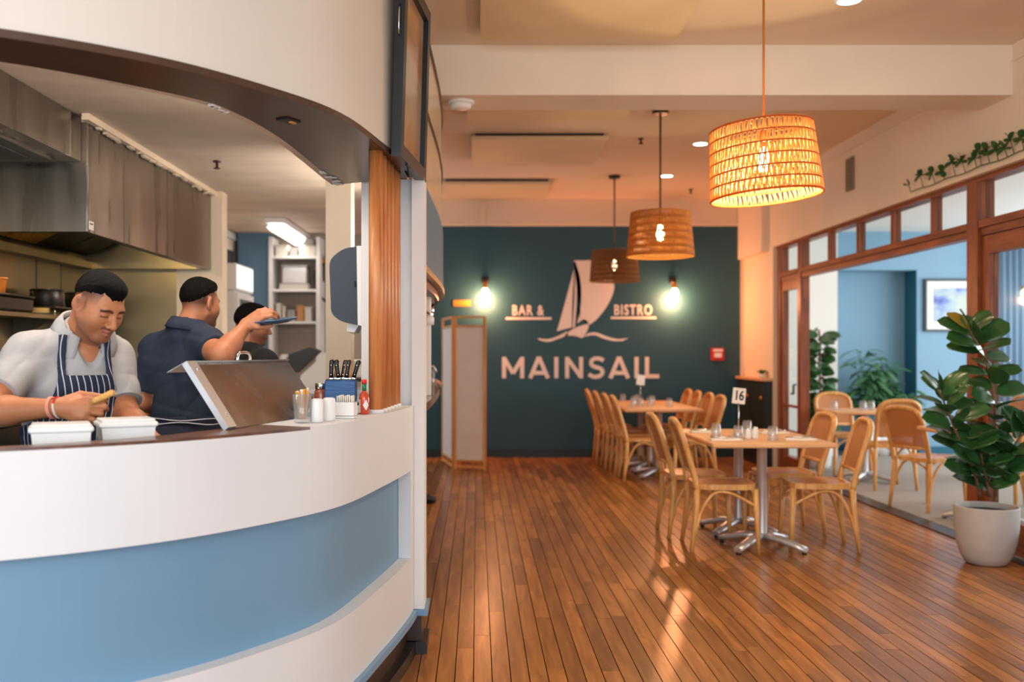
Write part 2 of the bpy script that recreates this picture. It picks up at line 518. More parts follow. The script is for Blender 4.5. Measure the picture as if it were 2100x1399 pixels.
# ------------------------------------------------------------------ annex shell
struct('ceiling', MB().box(3.62, 8.6, 3.9, 13.6, 2.95, 3.05), MATS['annex_white'])
struct('wall_annex_back', MB().box(3.62, 4.66, 12.6, 13.6, 0, 2.95), MATS['annex_white'])
wab = MB().box(4.66, 5.82, 13.25, 13.6, 0, 2.95).box(4.66, 5.82, 12.9, 13.25, 2.444, 2.95).box(5.82, 8.6, 12.9, 13.6, 0, 2.95)
wab = struct('wall_annex_back', wab, MATS['blue_wall'])
MB().box(5.812, 5.8195, 12.90, 13.25, 0.0, 2.444).build('alcove_reveal', MATS['deep_blue'], wab)
MB().box(5.83, 8.6, 12.875, 12.9, 0.0, 0.11).build('skirting_board', MATS['deep_blue'], wab)
MB().box(4.67, 5.81, 13.23, 13.25, 0.0, 0.11).build('skirting_board', MATS['deep_blue'], wab)
# glazed outer wall of the annex
wo = struct('window_2', MB().box(8.5, 8.6, 3.9, 13.6, 0, 0.55).box(8.5, 8.6, 3.9, 13.6, 2.75, 2.95), MATS['annex_white'])
for y in (3.95, 5.9, 7.8, 9.7, 11.6, 13.5): MB().box(8.5, 8.6, y - 0.05, y + 0.05, 0.55, 2.75).build('mullion', MATS['annex_white'], wo)

# ------------------------------------------------------------------ curved servery counter
CP = [(-3.2, 2.08), (-2.2, 2.16), (-1.6, 2.28), (-1.2, 2.45), (-0.874, 2.69), (-0.63, 3.0), (-0.465, 3.32), (-0.368, 3.8), (-0.305, 4.2), (-0.285, 4.40)]
C = [Vector((p.x, p.y)) for p in smooth_curve([(a, b, 0) for a, b in CP], 8)]
NC = len(C)
def cidx(y):    # first index whose Y passes y
    return next(i for i, p in enumerate(C) if p.y >= y - 1e-6)
ctr = thing('servery_counter', 'long curved white servery counter with a recessed blue panel and dark kick', 'counter', (0, 0, 0))
off = lambda d: offset_curve(C, d)
WHT, BLU = MATS['counter_white'], MATS['panel_blue']
MB().band(C, off(0.09), 0.835, 1.109).build('upper_band', WHT, ctr)
MB().band(C, off(0.09), 0.200, 0.448).build('lower_band', WHT, ctr)
ie = NC - 5
MB().band(off(0.055)[:ie + 1], off(0.09)[:ie + 1], 0.448, 0.835).build('blue_panel', BLU, ctr)
MB().band(C[ie:], off(0.09)[ie:], 0.448, 0.835).build('end_stile', WHT, ctr)
MB().band(off(-0.018), off(0.06), 0.172, 0.200).build('blue_trim', MATS['trim_blue'], ctr)
MB().band(off(0.03), off(0.08), 0.055, 0.172).build('kickboard', MATS['kick_dark'], ctr)
MB().band(off(-0.012), off(0.08), 0.0, 0.055).build('skirting', MATS['black_skirting'], ctr)
# cap: timber towards the left, painted towards the post
wid = []
for p in C:
    if p.y < 2.46: w = 0.055
    elif p.y < 3.3: w = 0.055 + (p.y - 2.46) / 0.84 * 0.22
    else: w = 0.275
    wid.append(w)
isp = cidx(3.12)
inner = offset_curve(C, wid); lip = off(0.012)
MB().band(C[:isp + 1], inner[:isp + 1], 1.109, 1.118).build('timber_cap', MATS['cap_wood'], ctr)
MB().band(C[isp:], inner[isp:], 1.109, 1.118).build('painted_cap', WHT, ctr)
# working bench behind the counter, a little lower
bench = thing('prep_bench', 'stainless prep bench behind the curved servery counter', 'bench', (0, 0, 0))
jb = cidx(3.95)
bi = offset_curve(C, 0.62)
sel = [i for i in range(4, jb)]
MB().band([inner[i] + (inner[i] - C[i]).normalized() * 0.004 for i in sel], [bi[i] for i in sel], 1.000, 1.045).build('bench_top', MATS['steel'], bench)
for i in (sel[4], sel[len(sel) // 2], sel[-4]):
    p = bi[i] + (C[i] - bi[i]).normalized() * 0.08
    MB().tube([(p.x, p.y, 0.0), (p.x, p.y, 1.0)], 0.02).build('leg', MATS['steel'], bench)

# ------------------------------------------------------------------ bulkhead over the servery, soffit, post
bulk = struct('wall_bulkhead', MB().band(C, off(0.05), 2.172, 2.95), MATS['bulkhead_cream'])
SI = [(-3.2, 2.27), (-2.3, 2.36), (-1.75, 2.47), (-1.29, 2.66), (-0.9, 3.02), (-0.79, 3.25), (-0.725, 3.62), (-0.695, 4.0), (-0.672, 4.38), (-0.655, 4.6)]
SIc = [Vector((p.x, p.y)) for p in smooth_curve([(a, b, 0) for a, b in SI], 8)]
MB().band(off(-0.006), SIc, 2.150, 2.172).build('soffit', MATS['soffit_brown'], bulk)
MB().band(SIc, offset_curve(SIc, 0.03), 2.150, 2.62).build('inner_face', MATS['kitchen_ceiling'], bulk)
MB().band(off(0.0), SIc, 2.93, 2.95).build('top_cover', MATS['bulkhead_cream'], bulk)
# crumbling plaster edge and a worn hole in the soffit
pb = MB()
for (x, y, w) in ((-0.84, 3.13, 0.05), (-0.83, 3.17, 0.035), (-0.66, 4.42, 0.05), (-0.655, 4.52, 0.06), (-0.67, 4.3, 0.04)):
    for k in range(4):
        pb.rbox((x + rnd.uniform(-w, w) * 0.25, y + rnd.uniform(-w, w), 2.147), (w * 0.3, w * 0.7, 0.006), Matrix.Rotation(rnd.random() * 3, 3, 'Z'), 0.003)
pb.build('flaking_plaster', MATS['white_paint'], bulk)
hp = px(577, 217, 3.20)
MB().rbox((hp.x, hp.y + 0.12, 2.147), (0.05, 0.075, 0.006), Matrix.Rotation(-0.5, 3, 'Z'), 0.002).build('worn_hole', MATS['black_plastic'], bulk)
MB().rbox((hp.x + 0.012, hp.y + 0.13, 2.143), (0.016, 0.03, 0.006), Matrix.Rotation(-0.3, 3, 'Z'), 0.002).build('bare_timber', MATS['pine'], bulk)

post = struct('trim_5', MB().box(-0.294, -0.237, 4.402, 4.58, 0.19, 2.149), MATS['white_paint'])
MB().box(-0.370, -0.294, 4.46, 4.58, 0.19, 2.149).build('recess_panel', mat('grey_paint', srgb(206, 208, 210), 0.5), post)
MB().box(-0.375, -0.222, 4.39, 4.60, 0.172, 0.2).build('post_trim', MATS['trim_blue'], post)
MB().box(-0.345, -0.25, 4.41, 4.58, 0.0, 0.172).build('post_kick', MATS['kick_dark'], post)
MB().box(-0.36, -0.225, 4.385, 4.60, 0.0, 0.055).build('post_skirting', MATS['black_skirting'], post)

# timber battens standing on the counter
scr = thing('timber_batten_screen', 'row of round orange timber battens standing at the end of the servery counter', 'screen', (0, 0, 1.118))
for k in range(6):
    t = k / 5
    x, y = -0.398 + 0.034 * t, 3.845 + 0.445 * t
    b = MB().tube([(x, y, 0.012), (x, y, 1.032)], 0.0285, 14)
    o = b.build('batten', MATS['slat_orange'], scr)
    MB().tube([(x, y, 0.0), (x, y, 0.016)], 0.031, 12).build('painted_foot', MATS['white_paint'], scr)

# framed picture leaning off the bulkhead
pf = thing('framed_picture', 'black framed picture hung over the end of the cream bulkhead', 'picture', (0, 0, 0))
A, B = Vector((-0.320, 3.86, 2.135)), Vector((-0.252, 4.455, 2.135))
lean = Vector((0.022, -0.002, 0.77))
u = (B - A).normalized(); Wd = (B - A).length
v = lean.normalized(); n = u.cross(v).normalized()
if n.x < 0: n = -n
Rm = Matrix((u, v, n)).transposed()
def fp(a, b, c): return A + u * a + v * b + n * c
def slab(mb, a0, a1, b0, b1, c0, c1):
    vv = [fp(a, b, c) for c in (c0, c1) for b in (b0, b1) for a in (a0, a1)]
    return mb.add(vv, [(0, 2, 3, 1), (4, 5, 7, 6), (0, 1, 5, 4), (2, 6, 7, 3), (0, 4, 6, 2), (1, 3, 7, 5)])
H = lean.length; bw = 0.055
fm = MB()
slab(fm, 0, Wd, 0, bw, -0.02, 0.02); slab(fm, 0, Wd, H - bw, H, -0.02, 0.02)
slab(fm, 0, bw, bw, H - bw, -0.02, 0.02); slab(fm, Wd - bw, Wd, bw, H - bw, -0.02, 0.02)
fm.build('frame', MATS['black_frame'], pf)
def art(name, stops, scale, rough=0.15):
    m = bpy.data.materials.new(name); m.use_nodes = True
    N, L = m.node_tree.nodes, m.node_tree.links
    g = N.new('ShaderNodeNewGeometry'); nn = N.new('ShaderNodeTexNoise'); nn.inputs['Scale'].default_value = scale; nn.inputs['Detail'].default_value = 4
    nn.inputs['Distortion'].default_value = 0.8
    L.new(g.outputs['Position'], nn.inputs['Vector'])
    rp = N.new('ShaderNodeValToRGB')
    els = rp.color_ramp.elements
    els[0].position, els[0].color = stops[0][0], (*stops[0][1], 1)
    els[1].position, els[1].color = stops[-1][0], (*stops[-1][1], 1)
    for p, c in stops[1:-1]:
        e = els.new(p); e.color = (*c, 1)
    L.new(nn.outputs['Fac'], rp.inputs[0]); L.new(rp.outputs[0], N['Principled BSDF'].inputs['Base Color'])
    N['Principled BSDF'].inputs['Roughness'].default_value = rough
    MATS[name] = m; return m
art('print_warm', [(0.28, srgb(86, 76, 70)), (0.42, srgb(150, 134, 120)), (0.54, srgb(172, 152, 132)), (0.66, srgb(176, 126, 84)), (0.75, srgb(130, 112, 96))], 1.5)
slab(MB(), 0, 1, 0, 1, 0, 1)
pr = MB(); slab(pr, bw * 0.9, Wd - bw * 0.9, bw * 0.9, H - bw * 0.9, -0.018, -0.002)
pr.build('print', MATS['print_warm'], pf)
MB().tube([fp(-0.006, H * 0.62, 0.0), fp(-0.02, H * 0.66, -0.0), fp(-0.02, H * 0.74, 0.0), fp(-0.006, H * 0.78, 0.0)], 0.0035, 6).build('side_handle', MATS['chrome'], pf)
MB().tube([(-0.30, 4.03, 2.15), (-0.285, 4.03, 2.125), (-0.285, 4.06, 2.09), (-0.30, 4.10, 2.12)], 0.004, 6).build('cable', MATS['black_plastic'], pf)

# ------------------------------------------------------------------ bar beyond the servery
DP = [(-0.262, 4.60), (-0.252, 5.03), (-0.240, 5.5), (-0.233, 6.0), (-0.246, 6.74), (-0.31, 7.4), (-0.40, 7.9), (-0.485, 8.1)]
D = [Vector((p.x, p.y)) for p in smooth_curve([(a, b, 0) for a, b in DP], 6)]
dof = lambda d: offset_curve(D, d)
mat('bar_gloss', srgb(206, 182, 150), 0.22, noise=0.05, nscale=2)
bb = struct('wall_bar_bulkhead', MB().band(D, dof(0.06), 2.15, 2.95), MATS['bar_gloss'])
MB().band(dof(-0.012), dof(0.02), 2.935, 2.952).build('stud_line', MATS['kick_dark'], bb)
MB().band(dof(-0.010), dof(0.02), 2.553, 2.567).build('stud_line', MATS['kick_dark'], bb)
MB().band(dof(-0.010), dof(0.05), 2.150, 2.172).build('capping', MATS['slat_blue'], bb)
st = MB()
seglen = 0
dd = dof(0.0); nrm = dof(-0.014); nin = dof(0.03)
fine = [Vector((p.x, p.y)) for p in smooth_curve([(p.x, p.y, 0) for p in D], 3)]
fo, fi = offset_curve(fine, -0.012), offset_curve(fine, 0.02)
pel = thing('bar_pelmet', 'grey blue slatted pelmet curving over the bar beyond the white post', 'pelmet')
for i in range(0, len(fine) - 1, 1):
    a, b = fo[i], fo[i + 1]; c, d = fi[i], fi[i + 1]
    e = 0.12
    v8 = [a.lerp(b, e), a.lerp(b, 1 - e), c.lerp(d, e), c.lerp(d, 1 - e)]
    vv = [(p.x, p.y, z) for z in (1.775, 2.149) for p in v8]
    MB().add(vv, [(0, 1, 3, 2), (4, 6, 7, 5), (0, 4, 5, 1), (2, 3, 7, 6), (0, 2, 6, 4), (1, 5, 7, 3)]).build('slat', MATS['slat_blue'], pel)
MB().band(offset_curve(fine, -0.02), offset_curve(fine, 0.02), 1.745, 1.775).build('lower_lip', mat('lip_brass', srgb(196, 158, 96), 0.3, 0.6), pel)
MB().band(offset_curve(fine, 0.02), offset_curve(fine, 0.10), 1.70, 1.745).build('under_board', MATS['kick_dark'], pel)

bar = thing('bar_counter', 'curved timber topped bar counter beyond the white post', 'counter')
EP = [(-0.300, 4.62), (-0.268, 5.2), (-0.262, 6.0), (-0.272, 7.0), (-0.300, 7.7), (-0.37, 8.1), (-0.485, 8.3)]
E = [Vector((p.x, p.y)) for p in smooth_curve([(a, b, 0) for a, b in EP], 6)]
MB().band(E, [Vector((-0.498, min(p.y, 8.2))) for p in E], 1.045, 1.090).build('bar_top', mat('bar_wood', srgb(120, 84, 60), 0.22, coat=0.4, noise=0.12, nscale=12, stretch=(1, .2, 1)), bar)
MB().box(-0.497, -0.45, 4.62, 7.9, 0.0, 1.045).build('bar_front', MATS['teal_wall'], bar)
struct('trim_6', MB().box(-0.46, -0.288, 6.0, 6.14, 1.092, 1.70), MATS['white_paint'])
# glassware and taps at the bar
tp = thing('beer_tap', 'chrome tap on the bar counter beyond the white post', 'tap', (-0.36, 7.0, 1.09))
MB().lathe([(0.035, 0), (0.035, 0.01), (0.016, 0.02), (0.016, 0.16), (0.024, 0.17), (0.024, 0.2), (0.0, 0.21)], seg=12, capt=False).build('column', MATS['chrome'], tp)
MB().tube([(0, 0, 0.15), (0.05, -0.01, 0.17), (0.07, -0.01, 0.12)], 0.01).build('spout', MATS['chrome'], tp)
for i, (x, y) in enumerate(((-0.40, 7.35), (-0.36, 7.5), (-0.42, 7.6))):
    g = MB().lathe([(0.032, 0), (0.034, 0.004), (0.04, 0.14), (0.037, 0.14), (0.031, 0.012), (0.0, 0.01)], seg=14, capt=False).build('beer_glass', MATS['glass'])
    g.location = (x, y, 1.09); tag(g, ('clear glass on the bar counter, nearest the camera of three', 'clear glass on the bar counter, nearest the dining room of three', 'clear glass on the bar counter, farthest back of three')[i], 'glass', 'glasses on the bar counter')
lb = thing('bar_spotlight', 'small lit spotlight under the bar pelmet', 'lamp', (-0.335, 6.9, 1.70))
MB().lathe([(0.03, -0.07), (0.035, -0.05), (0.03, 0.0)], seg=12).build('housing', MATS['chrome'], lb)
MB().lathe([(0.0, -0.083), (0.02, -0.08), (0.027, -0.0705)], seg=12, capb=False).build('bulb', mat('bulb_small', (1, .85, .6), emit=(1, .8, .5), estr=6), lb)
sp = thing('bar_spotlight', 'small white spotlight on the bar post under the pelmet', 'lamp', (-0.29, 5.95, 1.585))
MB().lathe([(0.028, -0.06), (0.03, -0.02), (0.02, 0.0)], seg=12).build('housing', MATS['white_plastic'], sp)
MB().tube([(0, 0, 0), (-0.02, 0.04, 0.02), (-0.02, 0.048, 0.02)], 0.01).build('bracket', MATS['chrome'], sp)

# ------------------------------------------------------------------ kitchen shell
KC = 2.61
struct('ceiling', MB().box(-4.2, -0.60, 2.2, 10.6, KC, KC + 0.06), MATS['kitchen_ceiling'])
kl = struct('wall_kitchen_left', MB().box(-3.25, -3.05, 2.82, 7.6, -0.012, KC), MATS['steel_wall'])
for y in (4.0, 5.2, 6.75, 7.15): MB().box(-3.052, -3.046, y - 0.006, y + 0.006, 0, 2.0).build('seam_strip', MATS['steel_dark'], kl)
kb = struct('wall_kitchen_back', MB().box(-3.25, -2.34, 7.6, 7.75, -0.012, KC), MATS['steel_wall'])
struct('wall_kitchen_back', MB().box(-2.34, -1.985, 7.6, 7.75, -0.012, KC), MATS['cream_wall'])
struct('wall_kitchen_passage', MB().box(-2.75, -2.56, 7.75, 10.5, -0.012, KC), MATS['cream_wall'])
struct('trim_7', MB().box(-2.56, -2.53, 7.76, 10.3, 2.53, 2.60), MATS['white_paint'])
mat('kitchen_grey', srgb(176, 164, 152), 0.7, noise=0.05, nscale=3)
struct('wall_kitchen_back', MB().box(-2.75, -0.60, 10.5, 10.6, -0.012, KC), MATS['kitchen_grey'])
struct('trim_8', MB().box(-2.505, -2.176, 10.22, 10.499, -0.012, KC - 0.001), mat('column_blue', srgb(88, 122, 150), 0.5, noise=0.04, nscale=4))
struct('wall_kitchen_right', MB().box(-0.545, -0.50, 4.60, 7.72, -0.012, KC), MATS['white_paint'])
struct('trim_9', MB().box(-0.93, -0.775, 6.0, 6.16, -0.012, KC - 0.001), MATS['cream_wall'])
# ------------------------------------------------------------------ mural on the back wall
dk = MATS['decal_cream']
YB = BACK - 0.0085
def z3(zx, zy):      # measured on an enlarged view of the wall
    p = px(880 + zx * 0.35733, 480 + zy * 0.35733, YB); return (p.x, p.z)
mural = thing('wall_mural', 'cream painted sailing boat sign with large lettering on the teal back wall', 'sign', (0, 0, 0))
def flat(name, pts, curve=False):
    P = [z3(a, b) for a, b in pts]
    bm = bmesh.new()
    vs_ = [bm.verts.new((a, YB - 0.003, b)) for a, b in P]
    f = bm.faces.new(vs_)
    bmesh.ops.triangulate(bm, faces=[f])
    r = bmesh.ops.extrude_face_region(bm, geom=bm.faces[:])
    for e in r['geom']:
        if isinstance(e, bmesh.types.BMVert): e.co.y = YB + 0.004
    bmesh.ops.recalc_face_normals(bm, faces=bm.faces)
    me = bpy.data.meshes.new(name); bm.to_mesh(me); bm.free(); me.materials.append(dk)
    o = bpy.data.objects.new(name, me); COL.objects.link(o); o.parent = mural
    return o
def cr(pts, n=5): return [(p.x, p.y) for p in smooth_curve([(a, b, 0) for a, b in pts], n)]
flat('mainsail', cr([(830, 152), (858, 215), (872, 300), (872, 380), (864, 450), (850, 514)]) + cr([(868, 500), (885, 491), (905, 497), (920, 522)], 4) + cr([(960, 492), (1010, 430), (1050, 355), (1062, 290), (1040, 215), (1005, 150)]) )
flat('jib', cr([(832, 198), (800, 320), (765, 450), (733, 558)]) + [(818, 536), (822, 380)])
flat('mast', [(838, 150), (849, 190), (846, 400), (836, 535), (824, 540), (834, 380), (838, 200)])
flat('hull', cr([(772, 590), (800, 562), (850, 534), (916, 514)]) + cr([(914, 540), (900, 570), (878, 597), (850, 588), (815, 583), (772, 590)]))
flat('wave', cr([(622, 598), (680, 604), (735, 588), (790, 560)]) + cr([(800, 582), (745, 600), (690, 618), (640, 612), (622, 598)]))
flat('wave', cr([(888, 592), (915, 570), (960, 566), (1020, 588), (1080, 603), (1143, 598)]) + cr([(1110, 614), (1060, 614), (1000, 600), (955, 582), (915, 584), (888, 592)]))
flat('underline', [(440, 478), (702, 478), (702, 492), (440, 492)])
flat('underline', [(1043, 475), (1303, 475), (1303, 488), (1043, 488)])
def fit_text(name, body, x0, y0, x1, y1, bold, space):
    o = text_mesh(name, body, 0.3, dk, mural, Matrix.Identity(4), 0.0035, bold, space, 'LEFT')
    xs = [v.co.x for v in o.data.vertices]; ys = [v.co.y for v in o.data.vertices]
    (ax, az), (bx, bz) = z3(x0, y1), z3(x1, y0)
    for v in o.data.vertices:
        x, y, z = v.co
        v.co = (ax + (x - min(xs)) / (max(xs) - min(xs)) * (bx - ax), YB - z, az + (y - min(ys)) / (max(ys) - min(ys)) * (bz - az))
    return o
def strokes(name, lines, w):
    """block letters from thick strokes, in the enlarged-view coordinates"""
    mb = MB()
    for k_, (x0, y0, x1, y1) in enumerate(lines):
        dk_ = 0.00012 * k_
        d = Vector((x1 - x0, y1 - y0)); l = d.length; d /= l; n_ = Vector((-d.y, d.x)) * w / 2
        P = [z3(*q) for q in ((x0 + n_.x, y0 + n_.y), (x1 + n_.x, y1 + n_.y), (x1 - n_.x, y1 - n_.y), (x0 - n_.x, y0 - n_.y))]
        vv = [(a, YB - 0.0020 - dk_, b) for a, b in P] + [(a, YB + 0.004, b) for a, b in P]
        mb.add(vv, [(0, 1, 2, 3), (7, 6, 5, 4), (0, 4, 5, 1), (1, 5, 6, 2), (2, 6, 7, 3), (3, 7, 4, 0)])
    return mb.build(name, dk, mural)
T_, B_ = 706, 828
def L_A(x): return [(x + 58, T_, x + 8, B_), (x + 58, T_, x + 110, B_), (x + 26, 797, x + 92, 797)]
sc_pts = [(1000, 727), (983, 716), (958, 714), (936, 722), (929, 740), (937, 757), (962, 766), (988, 775), (996, 793), (986, 811), (960, 820), (935, 817), (916, 805)]
sc_pts = [(p.x, p.y) for p in smooth_curve([(a, b, 0) for a, b in sc_pts], 3)]
strokes('lettering', [(430, T_, 430, B_), (534, T_, 534, B_), (430, T_ + 6, 482, 800), (534, T_ + 6, 482, 800)] + L_A(572) + [(730, T_, 730, B_)]
        + [(792, T_, 792, B_), (872, T_, 872, B_), (792, T_ + 6, 872, B_ - 6)] + [(*sc_pts[i], *sc_pts[i + 1]) for i in range(len(sc_pts) - 1)]
        + L_A(1032) + [(1190, T_, 1190, B_), (1250, T_, 1250, B_), (1250, B_ - 11, 1320, B_ - 11)], 23)
fit_text('lettering', 'BAR &', 478, 408, 660, 468, 0.007, 1.2)
fit_text('lettering', 'BISTRO', 1063, 405, 1280, 466, 0.007, 1.2)

# wall lamps
bulb_m = mat('bulb_warm', (1, .8, .5), emit=(1.0, 0.74, 0.40), estr=26)
globe_m = mat('globe_glass', (1, .96, .9), 0.05, trans=1.0, ior=1.1)
for i, (qx, lab) in enumerate(((995, 'wall lamp with glowing bulb left of the painted boat'), (1383, 'wall lamp with glowing bulb right of the painted boat'))):
    p = px(qx, 600, BACK - 0.14)
    t = thing('wall_lamp', lab, 'lamp', (p.x, BACK - 0.008, p.z), 0, 'wall lamps on the teal wall')
    MB().lathe([(0.05, 0), (0.05, 0.02), (0.02, 0.035)], (0, 0, 0.16), 16, Matrix.Rotation(PI / 2, 3, 'X')).build('back_plate', MATS['kick_dark'], t)
    MB().tube([(0, -0.02, 0.16), (0, -0.09, 0.165), (0, -0.14, 0.15), (0, -0.145, 0.115)], 0.011).build('arm', MATS['kick_dark'], t)
    MB().lathe([(0.024, 0.05), (0.03, 0.065), (0.03, 0.11), (0.012, 0.13)], (0, -0.145, 0), 14).build('socket', MATS['gold_sign'], t)
    MB().lathe([(0.0, -0.062), (0.03, -0.052), (0.047, -0.02), (0.045, 0.015), (0.025, 0.05)], (0, -0.145, 0), 16, capb=False).build('bulb', bulb_m, t)
    point('lamp_light', (0, -0.145, -0.10), 56, (1.0, 0.36, 0.15), 0.05, parent=t)

# plaque, alarm, sensor, folding screen
def plaque(name, x0, x1, y0, y1, m, d=0.012):
    a, b = px(x0, y1, YB), px(x1, y0, YB)
    return MB().box(a.x, b.x, YB - d, BACK - 0.0081, a.z, b.z).build(name, m)
tag(plaque('plaque', 930, 965, 616, 628, MATS['gold_sign']), 'small gold plaque on the teal wall above the folding screen', 'plaque')
al = thing('fire_alarm', 'red fire alarm call point on the teal wall', 'alarm', (0, 0, 0))
plaque('housing', 1458, 1483, 714, 739, MATS['red_alarm'], 0.05).parent = al
a, b = px(1463, 733, YB), px(1478, 724, YB)
MB().box(a.x, b.x, YB - 0.056, YB - 0.049, a.z, b.z).build('push_plate', MATS['white_plastic'], al)
a, b = px(1461, 721, YB), px(1480, 716, YB)
MB().box(a.x, b.x, YB - 0.054, YB - 0.049, a.z, b.z).build('label_strip', MATS['white_plastic'], al)
tag(plaque('sensor', 1517, 1527, 508, 525, MATS['gold_sign'], 0.04), 'small yellow sensor at the right end of the teal wall', 'sensor')

fs = thing('folding_screen', 'two panel wooden folding screen with pale fabric against the teal wall', 'screen', (0, 0, 0))
fab = mat('screen_fabric', srgb(232, 218, 206), 0.85, noise=0.03, nscale=6)
def screen_panel(a, b, zt):
    a, b = Vector((a[0], a[1], 0)), Vector((b[0], b[1], 0)); d = (b - a); Wp = d.length; d.normalize(); nn = Vector((-d.y, d.x, 0))
    def sl(mb, u0, u1, z0, z1, t):
        vv = [a + d * u_ + nn * w_ + Vector((0, 0, z_)) for w_ in (-t, t) for z_ in (z0, z1) for u_ in (u0, u1)]
        return mb.add(vv, [(0, 2, 3, 1), (4, 5, 7, 6), (0, 1, 5, 4), (2, 6, 7, 3), (0, 4, 6, 2), (1, 3, 7, 5)])
    fr = MB()
    sl(fr, 0, 0.03, 0, zt, 0.014); sl(fr, Wp - 0.03, Wp, 0, zt, 0.014); sl(fr, 0.03, Wp - 0.03, zt - 0.025, zt, 0.014)
    sl(fr, 0.03, Wp - 0.03, 0.02, 0.045, 0.014); sl(fr, 0.03, Wp - 0.03, 0.095, 0.115, 0.014); sl(fr, 0.03, Wp - 0.03, zt - 0.13, zt - 0.105, 0.014)
    o = fr.build('panel_frame', MATS['pine'], fs)
    g = MB(); sl(g, 0.03, Wp - 0.03, 0.115, zt - 0.13, 0.004); g.build('panel_fabric', fab, o)
screen_panel((-0.268, 11.30), (0.105, 11.22), 1.775)
screen_panel((-0.425, 12.1), (-0.278, 11.33), 1.775)

# dark cabinet with timber ledge under the right hand wall end
cb = thing('low_cabinet', 'dark low cabinet with a pale timber top in the far right corner', 'cabinet', (0, 0, 0))
MB().box(3.37, 3.449, 11.38, 12.57, 0.0, 1.02).build('body', MATS['dark_cabinet'], cb)
for (y0, y1) in ((11.39, 11.96), (11.98, 12.56)):
    d_ = MB().box(3.355, 3.37, y0, y1, 0.1, 1.0).build('door', MATS['dark_cabinet'], cb)
    MB().lathe([(0.0, 0.0), (0.02, 0.006), (0.02, 0.02), (0.01, 0.03)], (3.355, y0 + 0.08, 0.82), 12, Matrix.Rotation(-PI / 2, 3, 'Y')).build('knob', MATS['gold_sign'], d_)
MB().box(3.335, 3.449, 11.365, 12.59, 1.02, 1.05).build('worktop', MATS['table_oak'], cb)
leaf_g = mat('leaf_bright', srgb(70, 130, 40), 0.4)
mat('leaf_dark', srgb(50, 92, 46), 0.28, noise=0.18, nscale=9, coat=0.15)
mat('leaf_mid', srgb(70, 118, 76), 0.4, noise=0.2, nscale=9)
mat('stem_brown', srgb(120, 84, 54), 0.6)
mat('leaf_young', srgb(150, 128, 40), 0.35)
mat('soil', srgb(44, 32, 24), 0.9)

def leaf_mesh(L=1.0, W=0.5, fold=0.12, droop=0.12, seg=7):
    """unit leaf along +X with a sunken midrib, a real sheet with thickness"""
    mb = MB(); top = []; 
    for i in range(seg + 1):
        t = i / seg
        w = W * 0.5 * (max(0, 1 - (2 * t - 1.06) ** 2 / 1.13) ** 0.5) if 0 < t < 1 else 0.006
        z = -droop * t * t * L
        top += [(t * L, -w, z + fold * w), (t * L, -w * 0.5, z + fold * w * 0.35), (t * L, 0, z), (t * L, w * 0.5, z + fold * w * 0.35), (t * L, w, z + fold * w)]
    n = len(top); v = top + [(a, b, c - 0.006) for a, b, c in top]
    f = []
    for i in range(seg):
        for k in range(4):
            a = i * 5 + k
            f.append((a, a + 5, a + 6, a + 1)); f.append((n + a, n + a + 1, n + a + 6, n + a + 5))
        for k in (0, 4):
            a = i * 5 + k; q = (a, n + a, n + a + 5, a + 5)
            f.append(q if k == 0 else tuple(reversed(q)))
    return mb.add(v, f, True)

def aim(d, roll=0.0):
    """rotation taking +X to d, leaf face upward"""
    d = Vector(d).normalized(); up = Vector((0, 0, 1))
    yv = up.cross(d)
    if yv.length < 1e-3: yv = Vector((0, 1, 0))
    yv.normalize(); zv = d.cross(yv)
    M = Matrix((d, yv, zv)).transposed()
    return (M @ Matrix.Rotation(roll, 3, 'X')).to_euler()

# small plant on the ledge
sp_ = thing('small_plant', 'small bright green plant on the pale timber cabinet top', 'plant', (3.392, 11.6, 1.05))
MB().lathe([(0.03, 0), (0.042, 0.05), (0.036, 0.05), (0.034, 0.044)], seg=12).build('pot', MATS['white_plastic'], sp_)
lm = leaf_mesh(1, 0.55)
first = None
for k in range(12):
    a = k * 2.4
    if first is None: o = lm.build('leaf', leaf_g, sp_); first = o
    else: o = first.copy(); COL.objects.link(o)
    o.location = (0, 0, 0.045); o.rotation_euler = aim((math.cos(a), math.sin(a), 0.5 + 0.5 * rnd.random())); s_ = 0.07 + 0.03 * rnd.random(); o.scale = (s_,) * 3

# ------------------------------------------------------------------ ceiling fittings
pan_m = mat('heater_panel', srgb(226, 204, 168), 0.6, noise=0.04, nscale=2)
PN = [((0.02, 1.22, 4.75, 6.0), 'flat pale ceiling heater panel nearest the camera, before the beam'),
      ((-0.08, 1.22, 6.95, 8.12), 'flat ceiling heater panel just behind the beam'),
      ((-0.05, 1.19, 8.8, 10.0), 'flat ceiling heater panel above the middle of the dining room'),
      ((-0.40, 0.86, 11.15, 12.2), 'flat ceiling heater panel nearest the teal back wall')]
for (x0, x1, y0, y1), lab in PN:
    t = thing('heater_panel', lab, 'panel', ((x0 + x1) / 2, (y0 + y1) / 2, CEIL), 0, 'heater panels on the ceiling')
    hx, hy = (x1 - x0) / 2, (y1 - y0) / 2
    MB().box(-hx, hx, -hy, hy, -0.062, -0.03).build('panel', pan_m, t)
    MB().box(-hx + 0.04, hx - 0.04, -hy + 0.04, hy - 0.04, -0.03, 0.0).build('mount', MATS['kick_dark'], t)
dl_m = mat('downlight_glow', (1, .9, .75), emit=(1.0, 0.86, 0.66), estr=30)
